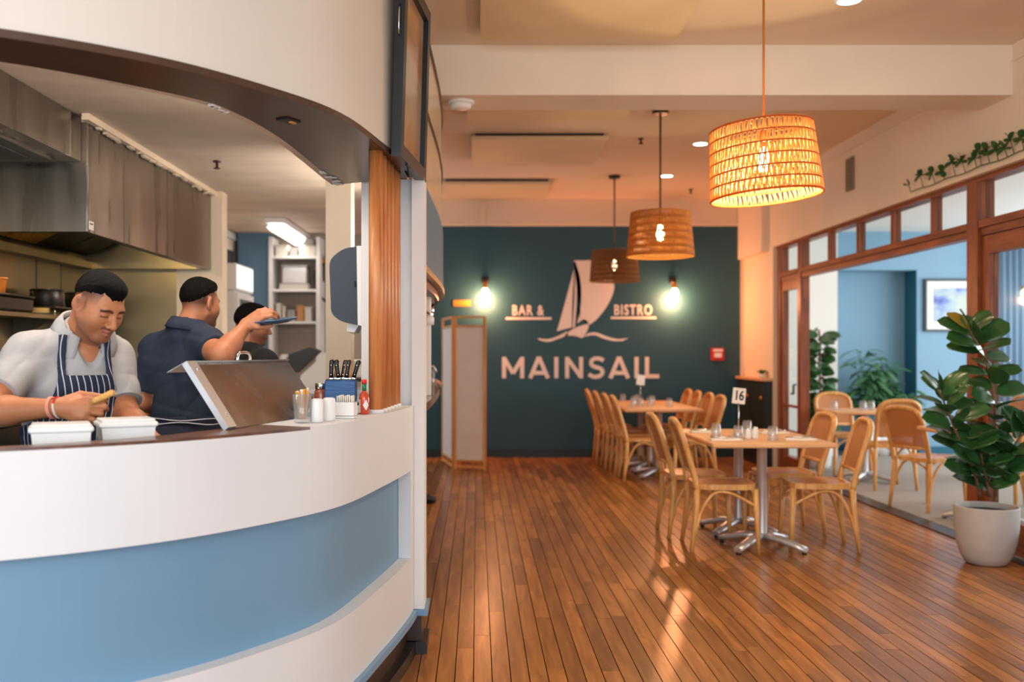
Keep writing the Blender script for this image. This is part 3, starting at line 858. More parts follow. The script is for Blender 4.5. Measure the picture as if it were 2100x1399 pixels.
for i, (x, y, lab) in enumerate(((2.09, 5.48, 'round recessed downlight nearest the camera, before the beam'), (2.12, 7.35, 'round recessed downlight hidden behind the beam'), (2.12, 9.25, 'round recessed downlight beside the largest pendant'), (2.13, 10.94, 'round recessed downlight farthest from the camera'))):
    if i == 1: pass
    t = thing('downlight', lab, 'light', (x, y, CEIL), 0, 'recessed downlights')
    MB().lathe([(0.085, 0.0), (0.085, -0.006), (0.062, -0.010), (0.062, -0.004)], seg=24, capb=False, capt=False).build('trim_ring', MATS['white_plastic'], t)
    MB().lathe([(0.0, -0.009), (0.062, -0.007)], seg=24, capb=False, capt=False).build('lens', dl_m, t)
    point('downlight_beam', (0, 0, -0.04), 42, (1.0, 0.74, 0.46), 0.06, spot=2.6, parent=t, blend=0.8)
sd = thing('smoke_detector', 'white round smoke detector under the ceiling beam', 'detector', (-0.105, 6.44, 3.015))
MB().lathe([(0.088, 0), (0.088, -0.014), (0.07, -0.02)], seg=24).build('base', MATS['white_plastic'], sd)
MB().lathe([(0.072, -0.02), (0.064, -0.045), (0.03, -0.055), (0.0, -0.056)], seg=24, capt=False).build('cover', MATS['white_plastic'], sd)
for (x, y, z, lab) in ((1.52, 9.04, CEIL, 'small dark sprinkler head on the dining room ceiling near the middle pendant cord'), (2.60, 11.85, CEIL, 'small sprinkler head on the ceiling near the back wall'), (-1.70, 6.38, KC, 'small sprinkler head on the stained kitchen ceiling')):
    t = thing('sprinkler', lab, 'sprinkler', (x, y, z))
    MB().lathe([(0.028, 0.0), (0.028, -0.008), (0.01, -0.014), (0.01, -0.045)], seg=12).build('stem', MATS['kick_dark'], t)
    MB().lathe([(0.0, -0.045), (0.022, -0.046), (0.022, -0.052), (0.0, -0.053)], seg=12).build('deflector', MATS['kick_dark'], t)
vt = thing('wall_vent', 'small grey rectangular vent high on the cream right wall', 'vent', (WALLX, 8.99, 3.0))
MB().box(-0.02, 0, -0.085, 0.085, -0.15, 0.15).build('frame', mat('vent_grey', srgb(136, 120, 92), 0.6), vt)
for k in range(9): MB().box(-0.028, -0.012, -0.07, 0.07, -0.135 + k * 0.031, -0.135 + k * 0.031 + 0.018).build('slat', MATS['vent_grey'], vt)

# ------------------------------------------------------------------ woven pendants
def weave_mat(name, col, tr):
    m = bpy.data.materials.new(name); m.use_nodes = True
    N, L = m.node_tree.nodes, m.node_tree.links
    out = N['Material Output']; b = N['Principled BSDF']
    b.inputs['Base Color'].default_value = (*col, 1); b.inputs['Roughness'].default_value = 0.6
    t = N.new('ShaderNodeBsdfTranslucent'); t.inputs[0].default_value = (*tr, 1)
    mx = N.new('ShaderNodeMixShader'); mx.inputs[0].default_value = 0.5
    L.new(b.outputs[0], mx.inputs[1]); L.new(t.outputs[0], mx.inputs[2]); L.new(mx.outputs[0], out.inputs[0])
    MATS[name] = m; return m
weave_mat('rattan_pale', srgb(242, 200, 128), srgb(250, 200, 116))
weave_mat('rattan_rope', srgb(196, 118, 48), srgb(190, 110, 40))
weave_mat('rattan_orange', srgb(204, 144, 68), srgb(232, 166, 70))
weave_mat('rattan_dull', srgb(156, 102, 46), srgb(176, 108, 42))
def pendant(label, x, y, zb, h, r0, r1, tilt, pale, rope, power, bulb, dense, cord_m):
    """drum shade woven from ropes: spiral rings with zigzag strands between; r0 bottom, r1 top radius"""
    t = thing('pendant_lamp', label, 'lamp', (x, y, zb), 0, 'woven pendant lamps')
    sh = bpy.data.objects.new('shade', None); COL.objects.link(sh); sh.parent = t
    sh.location = (0, 0, h / 2); sh.rotation_euler = tilt
    R = lambda z: r0 + (r1 - r0) * z / h
    rows = 6; rr = MB()
    tot = rows * 64
    def ringz(z0, slope):
        return [(R(z0 + slope * k / 64) * math.cos(2 * PI * k / 64), R(z0 + slope * k / 64) * math.sin(2 * PI * k / 64), z0 + slope * k / 64 - h / 2) for k in range(64)]
    for z0 in [h * i / rows for i in range(rows + 1)]:
        rr.tube(ringz(z0, 0), 0.0046 if 0 < z0 < h else 0.0062, 5, closed=True)
    rr.build('rope_rings', MATS[rope], sh)
    zz = MB()
    nst = dense
    for i in range(rows):
        za, zb_ = h * i / rows, h * (i + 1) / rows
        for k in range(nst):
            a0 = 2 * PI * (k + 0.5 * (i % 2)) / nst
            da = 2 * PI / nst
            for (s0, s1, w) in ((0.0, 0.6, 0.0038), (0.55, 0.25, 0.0036), (0.8, 1.25, 0.0034)):
                s0 += rnd.uniform(-0.12, 0.12); s1 += rnd.uniform(-0.16, 0.16)
                p = Vector((R(za) * math.cos(a0 + s0 * da), R(za) * math.sin(a0 + s0 * da), za - h / 2))
                q = Vector((R(zb_) * math.cos(a0 + s1 * da), R(zb_) * math.sin(a0 + s1 * da), zb_ - h / 2))
                mid = (p + q) / 2; mid.x *= 1.006; mid.y *= 1.006
                zz.tube([p, mid, q], w, 4)
    o = zz.build('woven_strands', MATS[pale], sh); o['kind'] = 'stuff'
    sp3 = MB()
    for k in range(3):
        a = 2 * PI * k / 3
        sp3.tube([(R(h) * math.cos(a), R(h) * math.sin(a), h / 2 - 0.004), (0.02 * math.cos(a), 0.02 * math.sin(a), h / 2 - 0.02)], 0.003, 6)
    sp3.build('spider', MATS[cord_m], sh)
    MB().lathe([(0.02, h * 0.72), (0.022, h * 0.95), (0.008, h)], seg=12).build('lamp_holder', MATS[cord_m], t)
    MB().lathe([(0.0, h * 0.36), (0.022, h * 0.39), (0.031, h * 0.48), (0.026, h * 0.6), (0.014, h * 0.73)], seg=14, capb=False).build('bulb', bulb, t)
    MB().tube([(0, 0, h * 0.95), (0, 0, CEIL - zb - 0.03)], 0.006 if cord_m != 'cord_dark' else 0.009, 8).build('cord', MATS[cord_m], t)
    MB().lathe([(0.062, -0.03), (0.066, -0.02), (0.066, 0.0)], (0, 0, CEIL - zb), 20).build('ceiling_rose', MATS['kick_dark'], t)
    if power: point('lamp_light', (0, 0, h * 0.30), power, (1.0, 0.76, 0.44), 0.028, parent=t)
    return t
mat('cord_gold', srgb(196, 116, 44), 0.5); mat('cord_dark', srgb(96, 70, 46), 0.5)
bulb_hi = mat('bulb_bright', (1, .8, .5), emit=(1.0, 0.78, 0.44), estr=60)
pendant('large glowing pale rattan pendant lamp nearest the camera', 1.435, 4.88, 2.135, 0.345, 0.272, 0.248, (-0.02, -0.075, 0.0), 'rattan_pale', 'rattan_rope', 52, bulb_hi, 64, 'cord_gold')
pendant('orange woven pendant lamp with a visible bulb, middle of the three', 1.505, 8.0, 2.145, 0.355, 0.272, 0.238, (0, 0.0, 0.0), 'rattan_orange', 'rattan_orange', 10, bulb_hi, 92, 'cord_dark')
pendant('dull brown woven pendant lamp farthest back before the painted sail', 1.545, 10.95, 2.155, 0.335, 0.275, 0.25, (0, 0, 0.0), 'rattan_dull', 'rattan_dull', 2.2, MATS['bulb_small'], 90, 'cord_dark')

# ------------------------------------------------------------------ bentwood chairs
cane = bpy.data.materials.new('cane'); cane.use_nodes = True; MATS['cane'] = cane
def _cane():
    N, L = cane.node_tree.nodes, cane.node_tree.links
    b = N['Principled BSDF']; b.inputs['Roughness'].default_value = 0.55
    b.inputs['Base Color'].default_value = (*srgb(206, 136, 80), 1)
    tc = N.new('ShaderNodeTexCoord')
    w1 = N.new('ShaderNodeTexChecker'); w1.inputs['Scale'].default_value = 150
    L.new(tc.outputs['Object'], w1.inputs['Vector'])
    tr = N.new('ShaderNodeBsdfTransparent'); mx = N.new('ShaderNodeMixShader')
    mm = N.new('ShaderNodeMath'); mm.operation = 'MULTIPLY'; mm.inputs[1].default_value = 0.40
    L.new(w1.outputs['Fac'], mm.inputs[0]); L.new(mm.outputs[0], mx.inputs[0])
    L.new(b.outputs[0], mx.inputs[1]); L.new(tr.outputs[0], mx.inputs[2]); L.new(mx.outputs[0], N['Material Output'].inputs[0])
_cane()
BWD = MATS['bentwood']
def make_chair():
    t = thing('bentwood_chair', '-', 'chair')
    # back profile: x as a function of z
    bx = lambda z: -0.195 - 0.135 * max(0, (z - 0.43) / 0.46) ** 1.15
    for s in (-1, 1):
        MB().tube([(-0.235, s * 0.205, 0.0), (-0.215, s * 0.198, 0.16), (-0.198, s * 0.192, 0.32), (-0.195, s * 0.19, 0.43)], [0.0145, 0.018, 0.021, 0.021], 10).build('leg', BWD, t)
        MB().tube([(0.215, s * 0.205, 0.0), (0.205, s * 0.195, 0.2), (0.195, s * 0.185, 0.43)], [0.0145, 0.018, 0.021], 10).build('leg', BWD, t)
    hp_ = []
    for z, y in ((0.42, 0.19), (0.52, 0.192), (0.62, 0.196), (0.72, 0.2), (0.79, 0.198), (0.84, 0.18), (0.872, 0.14), (0.886, 0.08), (0.89, 0.0)):
        hp_.append((bx(z), -y, z))
    hp_ = hp_ + [(a, -b, c) for a, b, c in reversed(hp_[:-1])]
    MB().tube(smooth_curve(hp_, 3), 0.0205, 10).build('back_frame', BWD, t)
    pn = MB(); rows_ = []
    for z in (0.545, 0.60, 0.66, 0.72, 0.78, 0.825, 0.855, 0.875):
        y = {0.545: 0.182, 0.60: 0.184, 0.66: 0.187, 0.72: 0.189, 0.78: 0.188, 0.825: 0.172, 0.855: 0.145, 0.875: 0.09}[z]
        rows_.append([(bx(z) + 0.012 * (1 - (u_ / 3) ** 2) * -1, y * u_ / 3, z) for u_ in (-3, -2, -1, 0, 1, 2, 3)])
    v = [p for r_ in rows_ for p in r_]; n = len(v); v2 = v + [(a + 0.005, b, c) for a, b, c in v]; f = []
    for i in range(len(rows_) - 1):
        for k in range(6):
            a = i * 7 + k; f += [(a, a + 1, a + 8, a + 7), (n + a, n + a + 7, n + a + 8, n + a + 1)]
    pn.add(v2, f, True).build('cane_back', cane, t)
    MB().tube([(bx(0.545), -0.19, 0.545), (bx(0.545) - 0.012, 0, 0.545), (bx(0.545), 0.19, 0.545)], 0.013, 8).build('back_rail', BWD, t)
    def ol(g, n_=24):
        pts = []
        for k in range(n_):
            a = 2 * PI * k / n_
            c_, s__ = math.cos(a), math.sin(a)
            p = 4.2
            r = (abs(c_) ** p + abs(s__) ** p) ** (-1 / p)
            w = 1 + 0.05 * (c_)
            pts.append((0.003 + (0.212 - g) * r * c_, (0.205 - g) * r * s__ * w))
        return pts
    fo_, fi_ = ol(0), ol(0.035)
    v = []
    for z in (0.425, 0.462):
        v += [(a, b, z) for a, b in fo_] + [(a, b, z) for a, b in fi_]
    n = 24; f = []
    for k in range(n):
        l = (k + 1) % n
        f += [(k, l, 2 * n + l, 2 * n + k), (n + k, 3 * n + k, 3 * n + l, n + l), (2 * n + k, 2 * n + l, 3 * n + l, 3 * n + k), (k, n + k, n + l, l)]
    MB().add(v, f).build('seat_frame', BWD, t)
    MB().prism(ol(0.036), 0.446, 0.458).build('seat', MATS['ply_seat'], t)
    for s in (-1, 1):
        arc = smooth_curve([(-0.222, s * 0.203, 0.09), (-0.17, s * 0.195, 0.27), (-0.10, s * 0.19, 0.385), (-0.02, s * 0.187, 0.412), (0.07, s * 0.187, 0.385), (0.196, s * 0.192, 0.315)], 4)
        MB().tube(arc, 0.0115, 8).build('brace', BWD, t)
    arc = smooth_curve([(0.205, -0.195, 0.28), (0.19, -0.13, 0.37), (0.18, 0, 0.412), (0.19, 0.13, 0.37), (0.205, 0.195, 0.28)], 4)
    MB().tube(arc, 0.0115, 8).build('brace', BWD, t)
    return t
chair0 = make_chair(); used_chair = [False]
def place_chair(x, y, rz, label, group):
    if not used_chair[0]: c = chair0; used_chair[0] = True
    else: c = copy_tree(chair0)
    c.location = (x, y, 0); c.rotation_euler = (0, 0, rz); c['label'] = label; c['group'] = group
    return c
G1, G2, G3 = 'chairs around the near table', 'chairs around the far table', 'chairs in the annex'
place_chair(1.70, 6.80, -0.05, 'bentwood cane chair at the near left corner of the table numbered 16', G1)
place_chair(1.63, 7.32, 0.02, 'bentwood cane chair at the far left corner of the table numbered 16', G1)
place_chair(2.38, 6.83, PI - 0.12, 'bentwood cane chair at the near right corner of the table numbered 16', G1)
place_chair(2.33, 7.40, PI + 0.05, 'bentwood cane chair at the far right corner of the table numbered 16', G1)
ords = ['first', 'second', 'third', 'last']
for i, (x, y) in enumerate(((1.76, 10.33), (1.74, 10.86), (1.71, 11.42), (1.68, 11.98))):
    place_chair(x, y, rnd.uniform(-0.06, 0.06), f'bentwood cane chair left of the far table, {ords[i]} of four from the camera', G2)
for i, (x, y) in enumerate(((2.26, 10.33), (2.28, 10.92), (2.28, 11.50), (2.28, 12.0))):
    place_chair(x, y, PI + rnd.uniform(-0.05, 0.05), f'bentwood cane chair right of the far table, {ords[i]} of four from the camera', G2)

# ------------------------------------------------------------------ pedestal tables
ALU = MATS['aluminium']
def make_table(name='dining_table', w=0.83, d=0.60, h=0.755):
    t = thing(name, '-', 'table')
    MB().rbox((0, 0, h - 0.017), (w, d, 0.034), None, 0.008).build('tabletop', MATS['table_oak'], t)
    MB().lathe([(0.040, 0.07), (0.034, 0.10), (0.034, h - 0.05), (0.05, h - 0.035)], seg=16).build('column', ALU, t)
    MB().rbox((0, 0, h - 0.042), (0.42, 0.30, 0.014), None, 0.004).build('mounting_plate', MATS['black_plastic'], t)
    for k in range(4):
        a = PI / 4 + k * PI / 2
        c, s = math.cos(a), math.sin(a)
        ft = MB().tube([(0.02 * c, 0.02 * s, 0.088), (0.14 * c, 0.14 * s, 0.078), (0.26 * c, 0.26 * s, 0.048), (0.325 * c, 0.325 * s, 0.032)], [0.042, 0.040, 0.036, 0.032], 10, flat=0.62, up=(-s, c, 0))
        o = ft.build('foot', ALU, t)
        MB().lathe([(0.016, 0.0), (0.016, 0.016), (0.01, 0.018)], (0.312 * c, 0.312 * s, 0), 10).build('glide', MATS['black_plastic'], o)
    return t
tb0 = make_table()
tb0.location = (1.975, 6.76, 0); tb0['label'] = 'pale timber pedestal table nearest the camera, carrying the number 16'; tb0['group'] = 'dining tables'
def place_table(x, y, label, rz=0.0):
    c = copy_tree(tb0); c.location = (x, y, 0); c.rotation_euler = (0, 0, rz); c['label'] = label; return c
place_table(1.975, 7.366, 'pale timber pedestal table pushed against the back of the numbered table')
place_table(1.985, 10.62, 'pale timber pedestal table at the near end of the far row')
place_table(1.985, 11.226, 'pale timber pedestal table in the middle of the far row')
place_table(1.985, 11.832, 'pale timber pedestal table at the wall end of the far row')
place_table(4.06, 10.2, 'pale timber pedestal table in the annex before the alcove plants')
place_table(4.02, 7.70, 'pale timber pedestal table in the annex behind the rubber plant')
# annex chairs
place_chair(4.07, 9.70, PI / 2, 'bentwood cane chair in the annex with its back to the camera', G3)
place_chair(4.06, 10.78, -PI / 2 + 0.06, 'bentwood cane chair in the annex facing the camera across the table', G3)
place_chair(3.90, 8.42, 0.40, 'bentwood cane chair in the annex left of the rubber plant', G3)
place_chair(4.52, 7.2, PI / 2 + 0.5, 'bentwood cane chair in the annex right of the rubber plant', G3)
place_chair(4.62, 8.3, PI + 0.2, 'bentwood cane chair in the annex glimpsed behind the rubber plant leaves', G3)
place_chair(5.45, 10.3, PI, 'pale looking cane chair in the annex beyond the timber post', G3)

# table numbers, tumblers, condiments, napkins
sign_m = mat('card_white', srgb(238, 232, 226), 0.5)
def number_stand(x, y, z, body, label, rz):
    t = thing('table_number', label, 'sign', (x, y, z), rz, 'table number stands')
    MB().lathe([(0.042, 0), (0.042, 0.006), (0.006, 0.012)], seg=16).build('base', MATS['chrome'], t)
    MB().tube([(0, 0, 0.01), (0, 0, 0.235)], 0.004, 8).build('rod', MATS['chrome'], t)
    M = Matrix.Rotation(0.10, 3, 'Y')
    MB().rbox((0.003, 0, 0.285), (0.097, 0.005, 0.115), M, 0.001).build('card', sign_m, t)
    if body:
        M4 = Matrix.Translation((0.003, -0.0035, 0.285)) @ M.to_4x4() @ Matrix.Rotation(PI / 2, 4, 'X')
        text_mesh('lettering', body, 0.098, MATS['black_plastic'], t, M4 @ Matrix.Diagonal((0.82, 1, 1, 1)), 0.0006, 0.002, 0.92)
    return t
number_stand(1.905, 7.10, 0.755, '16', 'white table number card 16 on a slim rod', 0.10)
number_stand(1.87, 11.15, 0.755, '', 'white table number card on the far table before the lettering', 0.15)
tum = None
def tumbler(x, y, z, label, group, r=1.0):
    global tum
    if tum is None:
        mb = MB().lathe([(0.036, 0.0), (0.0385, 0.0), (0.036, 0.04), (0.030, 0.093), (0.026, 0.098), (0.0, 0.098)], seg=18, capb=False, capt=False)
        mb.lathe([(0.036, 0.0), (0.033, 0.04), (0.027, 0.084), (0.0, 0.086)], seg=18, capb=False, capt=False)
        tum = mb.build('tumbler', MATS['glass']); o = tum
    else:
        o = tum.copy(); COL.objects.link(o)
    o.location = (x, y, z); tag(o, label, 'glass', group); return o
for (x, y, lab) in ((1.70, 6.93, 'upturned tumbler at the left place of the numbered table'), (2.02, 6.66, 'upturned tumbler at the near right place of the numbered table'), (2.00, 7.22, 'upturned tumbler just behind the number 16 stand'), (1.80, 6.72, 'upturned tumbler in front of the number 16 stand')):
    tumbler(x, y, 0.755, lab, 'tumblers on the near table')
for i, (x, y) in enumerate(((1.72, 10.75), (1.82, 10.85), (2.12, 10.75), (1.80, 11.2), (1.93, 10.9), (2.04, 11.35), (1.76, 11.75), (1.90, 11.6))):
    tumbler(x, y, 0.755, ['upturned tumbler at the near left of the far row of tables', 'upturned tumbler second from the left on the nearest far table', 'upturned tumbler at the near right of the far row of tables', 'upturned tumbler left of the unnumbered card stand', 'upturned tumbler in front of the unnumbered card stand', 'upturned tumbler right of the unnumbered card stand', 'upturned tumbler at the back left of the far row', 'upturned tumbler behind the unnumbered card stand'][i], 'tumblers on the far table')
def shaker(x, y, lab):
    t = thing('salt_shaker', lab, 'shaker', (x, y, 0.755), 0, 'shakers on the near table')
    MB().lathe([(0.021, 0), (0.023, 0.01), (0.021, 0.06), (0.018, 0.068)], seg=14).build('body', MATS['white_plastic'], t)
    MB().lathe([(0.018, 0.068), (0.0185, 0.078), (0.008, 0.086), (0.0, 0.087)], seg=14, capb=False).build('cap', MATS['chrome'], t)
shaker(1.885, 6.78, 'white shaker left of its pair beside the number 16 stand'); shaker(1.938, 6.80, 'white shaker right of its pair beside the number 16 stand')
nap_m = mat('napkin', srgb(244, 234, 224), 0.9, noise=0.03, nscale=30, bump=0.1, bscale=80)
def napkin(x, y, rz, lab):
    t = thing('napkin_setting', lab, 'napkin', (x, y, 0.755), rz, 'napkins on the near table')
    mb = MB(); n = 9; v = []
    for i in range(n):
        for k in range(5):
            a, b = i / (n - 1), k / 4
            v.append(((a - 0.5) * 0.21, (b - 0.5) * 0.105, 0.010 + 0.004 * math.sin(a * 9 + b * 3) + 0.004 * math.sin(b * 7)))
    m_ = len(v); v += [(p[0], p[1], 0.0) for p in v]; f = []
    for i in range(n - 1):
        for k in range(4):
            a = i * 5 + k; f += [(a, a + 5, a + 6, a + 1), (m_ + a, m_ + a + 1, m_ + a + 6, m_ + a + 5)]
        for k in (0, 4):
            a = i * 5 + k; f.append((a, m_ + a, m_ + a + 5, a + 5))
    for k in range(4):
        for i in (0, n - 1):
            a = i * 5 + k; f.append((a, a + 1, m_ + a + 1, m_ + a))
    mb.add(v, f, True).build('folded_cloth', nap_m, t)
    MB().tube([(-0.1, 0.01, 0.02), (0.0, 0.01, 0.021), (0.02, 0.01, 0.021), (0.1, 0.01, 0.020)], [0.004, 0.0035, 0.007, 0.003], 6, flat=0.5).build('knife', MATS['chrome'], t)
    MB().tube([(-0.1, -0.02, 0.02), (0.02, -0.02, 0.021), (0.06, -0.02, 0.021), (0.09, -0.02, 0.02)], [0.004, 0.003, 0.010, 0.008], 6, flat=0.35).build('fork', MATS['chrome'], t)
napkin(1.70, 6.68, 0.06, 'folded napkin with cutlery at the near left place of the numbered table'); napkin(2.22, 6.70, -0.05, 'folded napkin with cutlery at the near right place of the numbered table')
napkin(1.70, 7.30, 0.03, 'folded napkin with cutlery at the far left place of the near table'); napkin(2.20, 7.24, 0.08, 'folded napkin with cutlery at the far right place of the near table')
for (x, y, lab) in ((4.0, 10.1, 'upturned tumbler on the annex table, left of a pair'), (4.1, 10.14, 'upturned tumbler on the annex table, right of a pair'), (3.72, 10.16, 'upturned tumbler at the left edge of the annex table')):
    tumbler(x, y, 0.755, lab, 'tumblers in the annex')

# ------------------------------------------------------------------ rubber plant by the timber post
pot_m = mat('pot_concrete', srgb(190, 182, 174), 0.7, noise=0.05, nscale=14, bump=0.06, bscale=60)
PX0, PY0 = 3.275, 6.27
rp_ = thing('rubber_plant', 'tall rubber plant with dark glossy leaves in a pale round pot by the timber post', 'plant', (PX0, PY0, 0))
MB().lathe([(0.10, 0.0), (0.125, 0.01), (0.155, 0.06), (0.178, 0.14), (0.190, 0.24), (0.194, 0.36), (0.192, 0.372), (0.180, 0.372), (0.176, 0.335)], seg=36, capt=False).build('pot', pot_m, rp_)
MB().lathe([(0.0, 0.338), (0.177, 0.335)], seg=24, capb=False, capt=False).build('soil', MATS['soil'], rp_)
def lp(qx, qy, dy=0.0):
    p = px(qx, qy, PY0 + dy); return Vector((p.x - PX0, p.y - PY0, p.z))
stems = [([(2024, 1018, 0), (2034, 930, .0), (2040, 850, -.02), (2036, 790, -.02), (2015, 725, 0), (1995, 690, 0.0), (1992, 680, 0)], 36),
         ([(2010, 1018, -.03), (1992, 950, -.06), (1962, 890, -.08), (1942, 840, -.10), (1925, 800, -.10)], 26),
         ([(2040, 1018, -.03), (2060, 960, -.08), (2085, 905, -.12), (2112, 880, -.14)], 18),
         ([(2030, 1018, -.05), (2018, 960, -.1), (2005, 905, -.13)], 16)]
lfm = leaf_mesh(1, 0.56, fold=0.22, droop=0.16, seg=8)
lfirst = {}
def aim_face(d, face):
    d = Vector(d).normalized(); zv = Vector(face); zv = (zv - d * zv.dot(d)).normalized(); yv = zv.cross(d)
    return Matrix((d, yv, zv)).transposed().to_euler()
def add_leaf(pos, d, s, roll, m='leaf_dark', parent=rp_, face=None):
    if m not in lfirst:
        o = leaf_mesh(1, 0.68, fold=0.2, droop=0.16, seg=8).build('leaf', MATS[m], parent); lfirst[m] = o
    else:
        o = lfirst[m].copy(); COL.objects.link(o); o.parent = parent
    o.location = pos; o.rotation_euler = aim_face(d, face) if face else aim(d, roll); o.scale = (s, s, s)
for si, (pts, n) in enumerate(stems):
    c = smooth_curve([lp(*p) for p in pts], 6)
    MB().tube(c, [0.011 - 0.006 * i / len(c) for i in range(len(c))], 8).build('stem', MATS['stem_brown'], rp_)
    for k in range(n):
        t = 0.14 + 0.86 * k / (n - 1)
        i = min(len(c) - 1, int(t * (len(c) - 1)))
        a = k * 2.39996 + si
        el = 0.45 + 0.9 * max(0, t - 0.75) / 0.25 + rnd.uniform(-0.35, 0.35)
        d = Vector((math.cos(a), math.sin(a), el))
        # leaves keep clear of the joinery on the right
        if c[i].x + 0.15 * d.normalized().x > 0.19: d.x = -abs(d.x) * 0.4
        s = 0.20 * (0.85 + 0.3 * rnd.random()) * (1.0 if t < 0.9 else 0.9)
        fc = (rnd.uniform(-0.5, 0.5) + d.x * -0.2, -0.75 + rnd.uniform(-0.3, 0.5), 0.75)
        add_leaf(c[i] + d.normalized() * 0.014, d, s, rnd.uniform(-0.5, 0.5), 'leaf_young' if (si == 0 and k == n - 1) else 'leaf_dark', rp_, fc)

# ------------------------------------------------------------------ annex plants
cl = thing('climbing_plant', 'tall leafy plant in a white pot against the white annex wall', 'plant', (3.97, 11.3, 0.012))
MB().lathe([(0.10, 0), (0.125, 0.05), (0.145, 0.34), (0.148, 0.36), (0.135, 0.36), (0.13, 0.33), (0.0, 0.33)], seg=24, capt=False).build('pot', MATS['white_plastic'], cl)
c = [Vector((0.01 * math.sin(i), 0.01 * math.cos(i), 0.33 + i * 0.075)) for i in range(18)]
MB().tube(c, 0.012, 6).build('stem', MATS['stem_brown'], cl)
lfirst.clear()
for k in range(96):
    t = k / 95; i = int(t * 17); a = k * 2.4
    d = Vector((math.cos(a), math.sin(a), 0.25 * math.sin(k * 1.7)))
    add_leaf(c[i] + d.normalized() * 0.02, d, 0.18 * (0.8 + 0.4 * rnd.random()), rnd.uniform(-0.4, 0.4), 'leaf_dark', cl, (rnd.uniform(-0.6, 0.3), -0.8, 0.7))
def bush(name, label, loc, h, n, L, spread, m):
    t = thing(name, label, 'plant', loc)
    MB().lathe([(0.12, 0), (0.15, 0.2), (0.16, 0.4), (0.145, 0.4), (0.14, 0.37), (0.0, 0.37)], seg=20, capt=False).build('pot', MATS['white_plastic'], t)
    base = None
    for k in range(n):
        a = k * 2.4; r = spread * math.sqrt((k + 0.5) / n)
        tip = Vector((math.cos(a) * r, math.sin(a) * r, 0.37 + (h - 0.37) * (0.25 + 0.75 * rnd.random()) * (1 - 0.25 * (r / spread) ** 2)))
        st_ = smooth_curve([Vector((0, 0, 0.36)), Vector((tip.x * 0.4, tip.y * 0.4, 0.36 + (tip.z - 0.36) * 0.6)), tip], 4)
        if k % 3 == 0: MB().tube(st_, 0.005, 5).build('stem', MATS['leaf_mid'], t)
        for q in range(5):
            b = a + rnd.uniform(-1.6, 1.6)
            d = Vector((math.cos(b), math.sin(b), rnd.uniform(-0.5, 0.5)))
            if base is None:
                o = leaf_mesh(1, 0.22, fold=0.2, droop=0.35, seg=6).build('leaf', MATS[m], t); base = o
            else:
                o = base.copy(); COL.objects.link(o)
            o.location = st_[len(st_) - 1 - q]; o.rotation_euler = aim(d, rnd.uniform(-0.5, 0.5)); s = L * (0.75 + 0.5 * rnd.random()); o.scale = (s, s, s)
bush('palm_plant', 'bushy green palm plant at the left of the blue alcove', (5.06, 12.64, 0.012), 1.46, 30, 0.24, 0.22, 'leaf_mid')
bush('palm_plant', 'bushy green palm plant in the middle of the blue alcove', (5.27, 12.74, 0.012), 1.42, 30, 0.22, 0.2, 'leaf_mid')
bush('palm_plant', 'low spiky green plant right of the alcove palms', (5.50, 12.66, 0.012), 1.0, 18, 0.22, 0.2, 'leaf_mid')

# annex picture, curtain, wall lamp
ap = thing('framed_print', 'dark framed blue seascape print with a white mount on the blue annex wall', 'picture', (0, 0, 0))
a, b = px(1897, 680, 12.86), px(1897, 572, 12.86)
X0, X1, Z0, Z1 = a.x, a.x + 0.92, a.z, b.z
MB().box(X0, X1, 12.862, 12.899, Z0, Z0 + 0.03).box(X0, X1, 12.862, 12.899, Z1 - 0.03, Z1).box(X0, X0 + 0.03, 12.862, 12.899, Z0 + 0.03, Z1 - 0.03).box(X1 - 0.03, X1, 12.862, 12.899, Z0 + 0.03, Z1 - 0.03).build('frame', MATS['black_frame'], ap)
MB().box(X0 + 0.03, X1 - 0.03, 12.874, 12.899, Z0 + 0.03, Z1 - 0.03).build('mount_board', MATS['white_paint'], ap)
art('print_sea', [(0.36, srgb(58, 70, 150)), (0.48, srgb(96, 118, 184)), (0.57, srgb(150, 172, 190)), (0.68, srgb(180, 192, 180))], 2.6, 0.4)
MB().box(X0 + 0.12, X1 - 0.12, 12.870, 12.8745, Z0 + 0.13, Z1 - 0.12).build('print', MATS['print_sea'], ap)
cu = thing('sheer_curtain', 'pale blue gathered curtain seen through the glazed door on the right', 'curtain', (0, 0, 0))
pts = []
for i in range(60): pts.append((6.80 + i * 0.016, 12.70 + 0.03 * math.sin(i * 1.25)))
v = []; 
for (x_, y_) in pts: v += [(x_, y_, 0.12), (x_, y_, 2.8), (x_, y_ + 0.006, 0.12), (x_, y_ + 0.006, 2.8)]
f = []
for i in range(59):
    o_ = i * 4; f += [(o_, o_ + 4, o_ + 5, o_ + 1), (o_ + 2, o_ + 3, o_ + 7, o_ + 6), (o_ + 1, o_ + 5, o_ + 7, o_ + 3), (o_, o_ + 2, o_ + 6, o_ + 4)]
MB().add(v, f, True).build('drape', mat('curtain_cloth', srgb(132, 156, 180), 0.9), cu)
MB().tube([(6.7, 12.72, 2.82), (7.85, 12.72, 2.82)], 0.012).build('rail', MATS['chrome'], cu)
wl = thing('annex_wall_lamp', 'small lit wall lamp on the annex wall at the right edge', 'lamp', (7.12, 12.66, 2.13))
MB().lathe([(0.04, 0.04), (0.04, 0.07), (0.015, 0.09)], seg=14).build('socket', MATS['gold_sign'], wl)
MB().lathe([(0.0, -0.05), (0.035, -0.03), (0.04, 0.01), (0.02, 0.04)], seg=14, capb=False).build('bulb', bulb_m, wl)
MB().tube([(0, 0, 0.07), (0, 0.02, 0.075), (0, 0.035, 0.075)], 0.01).build('arm', MATS['gold_sign'], wl)

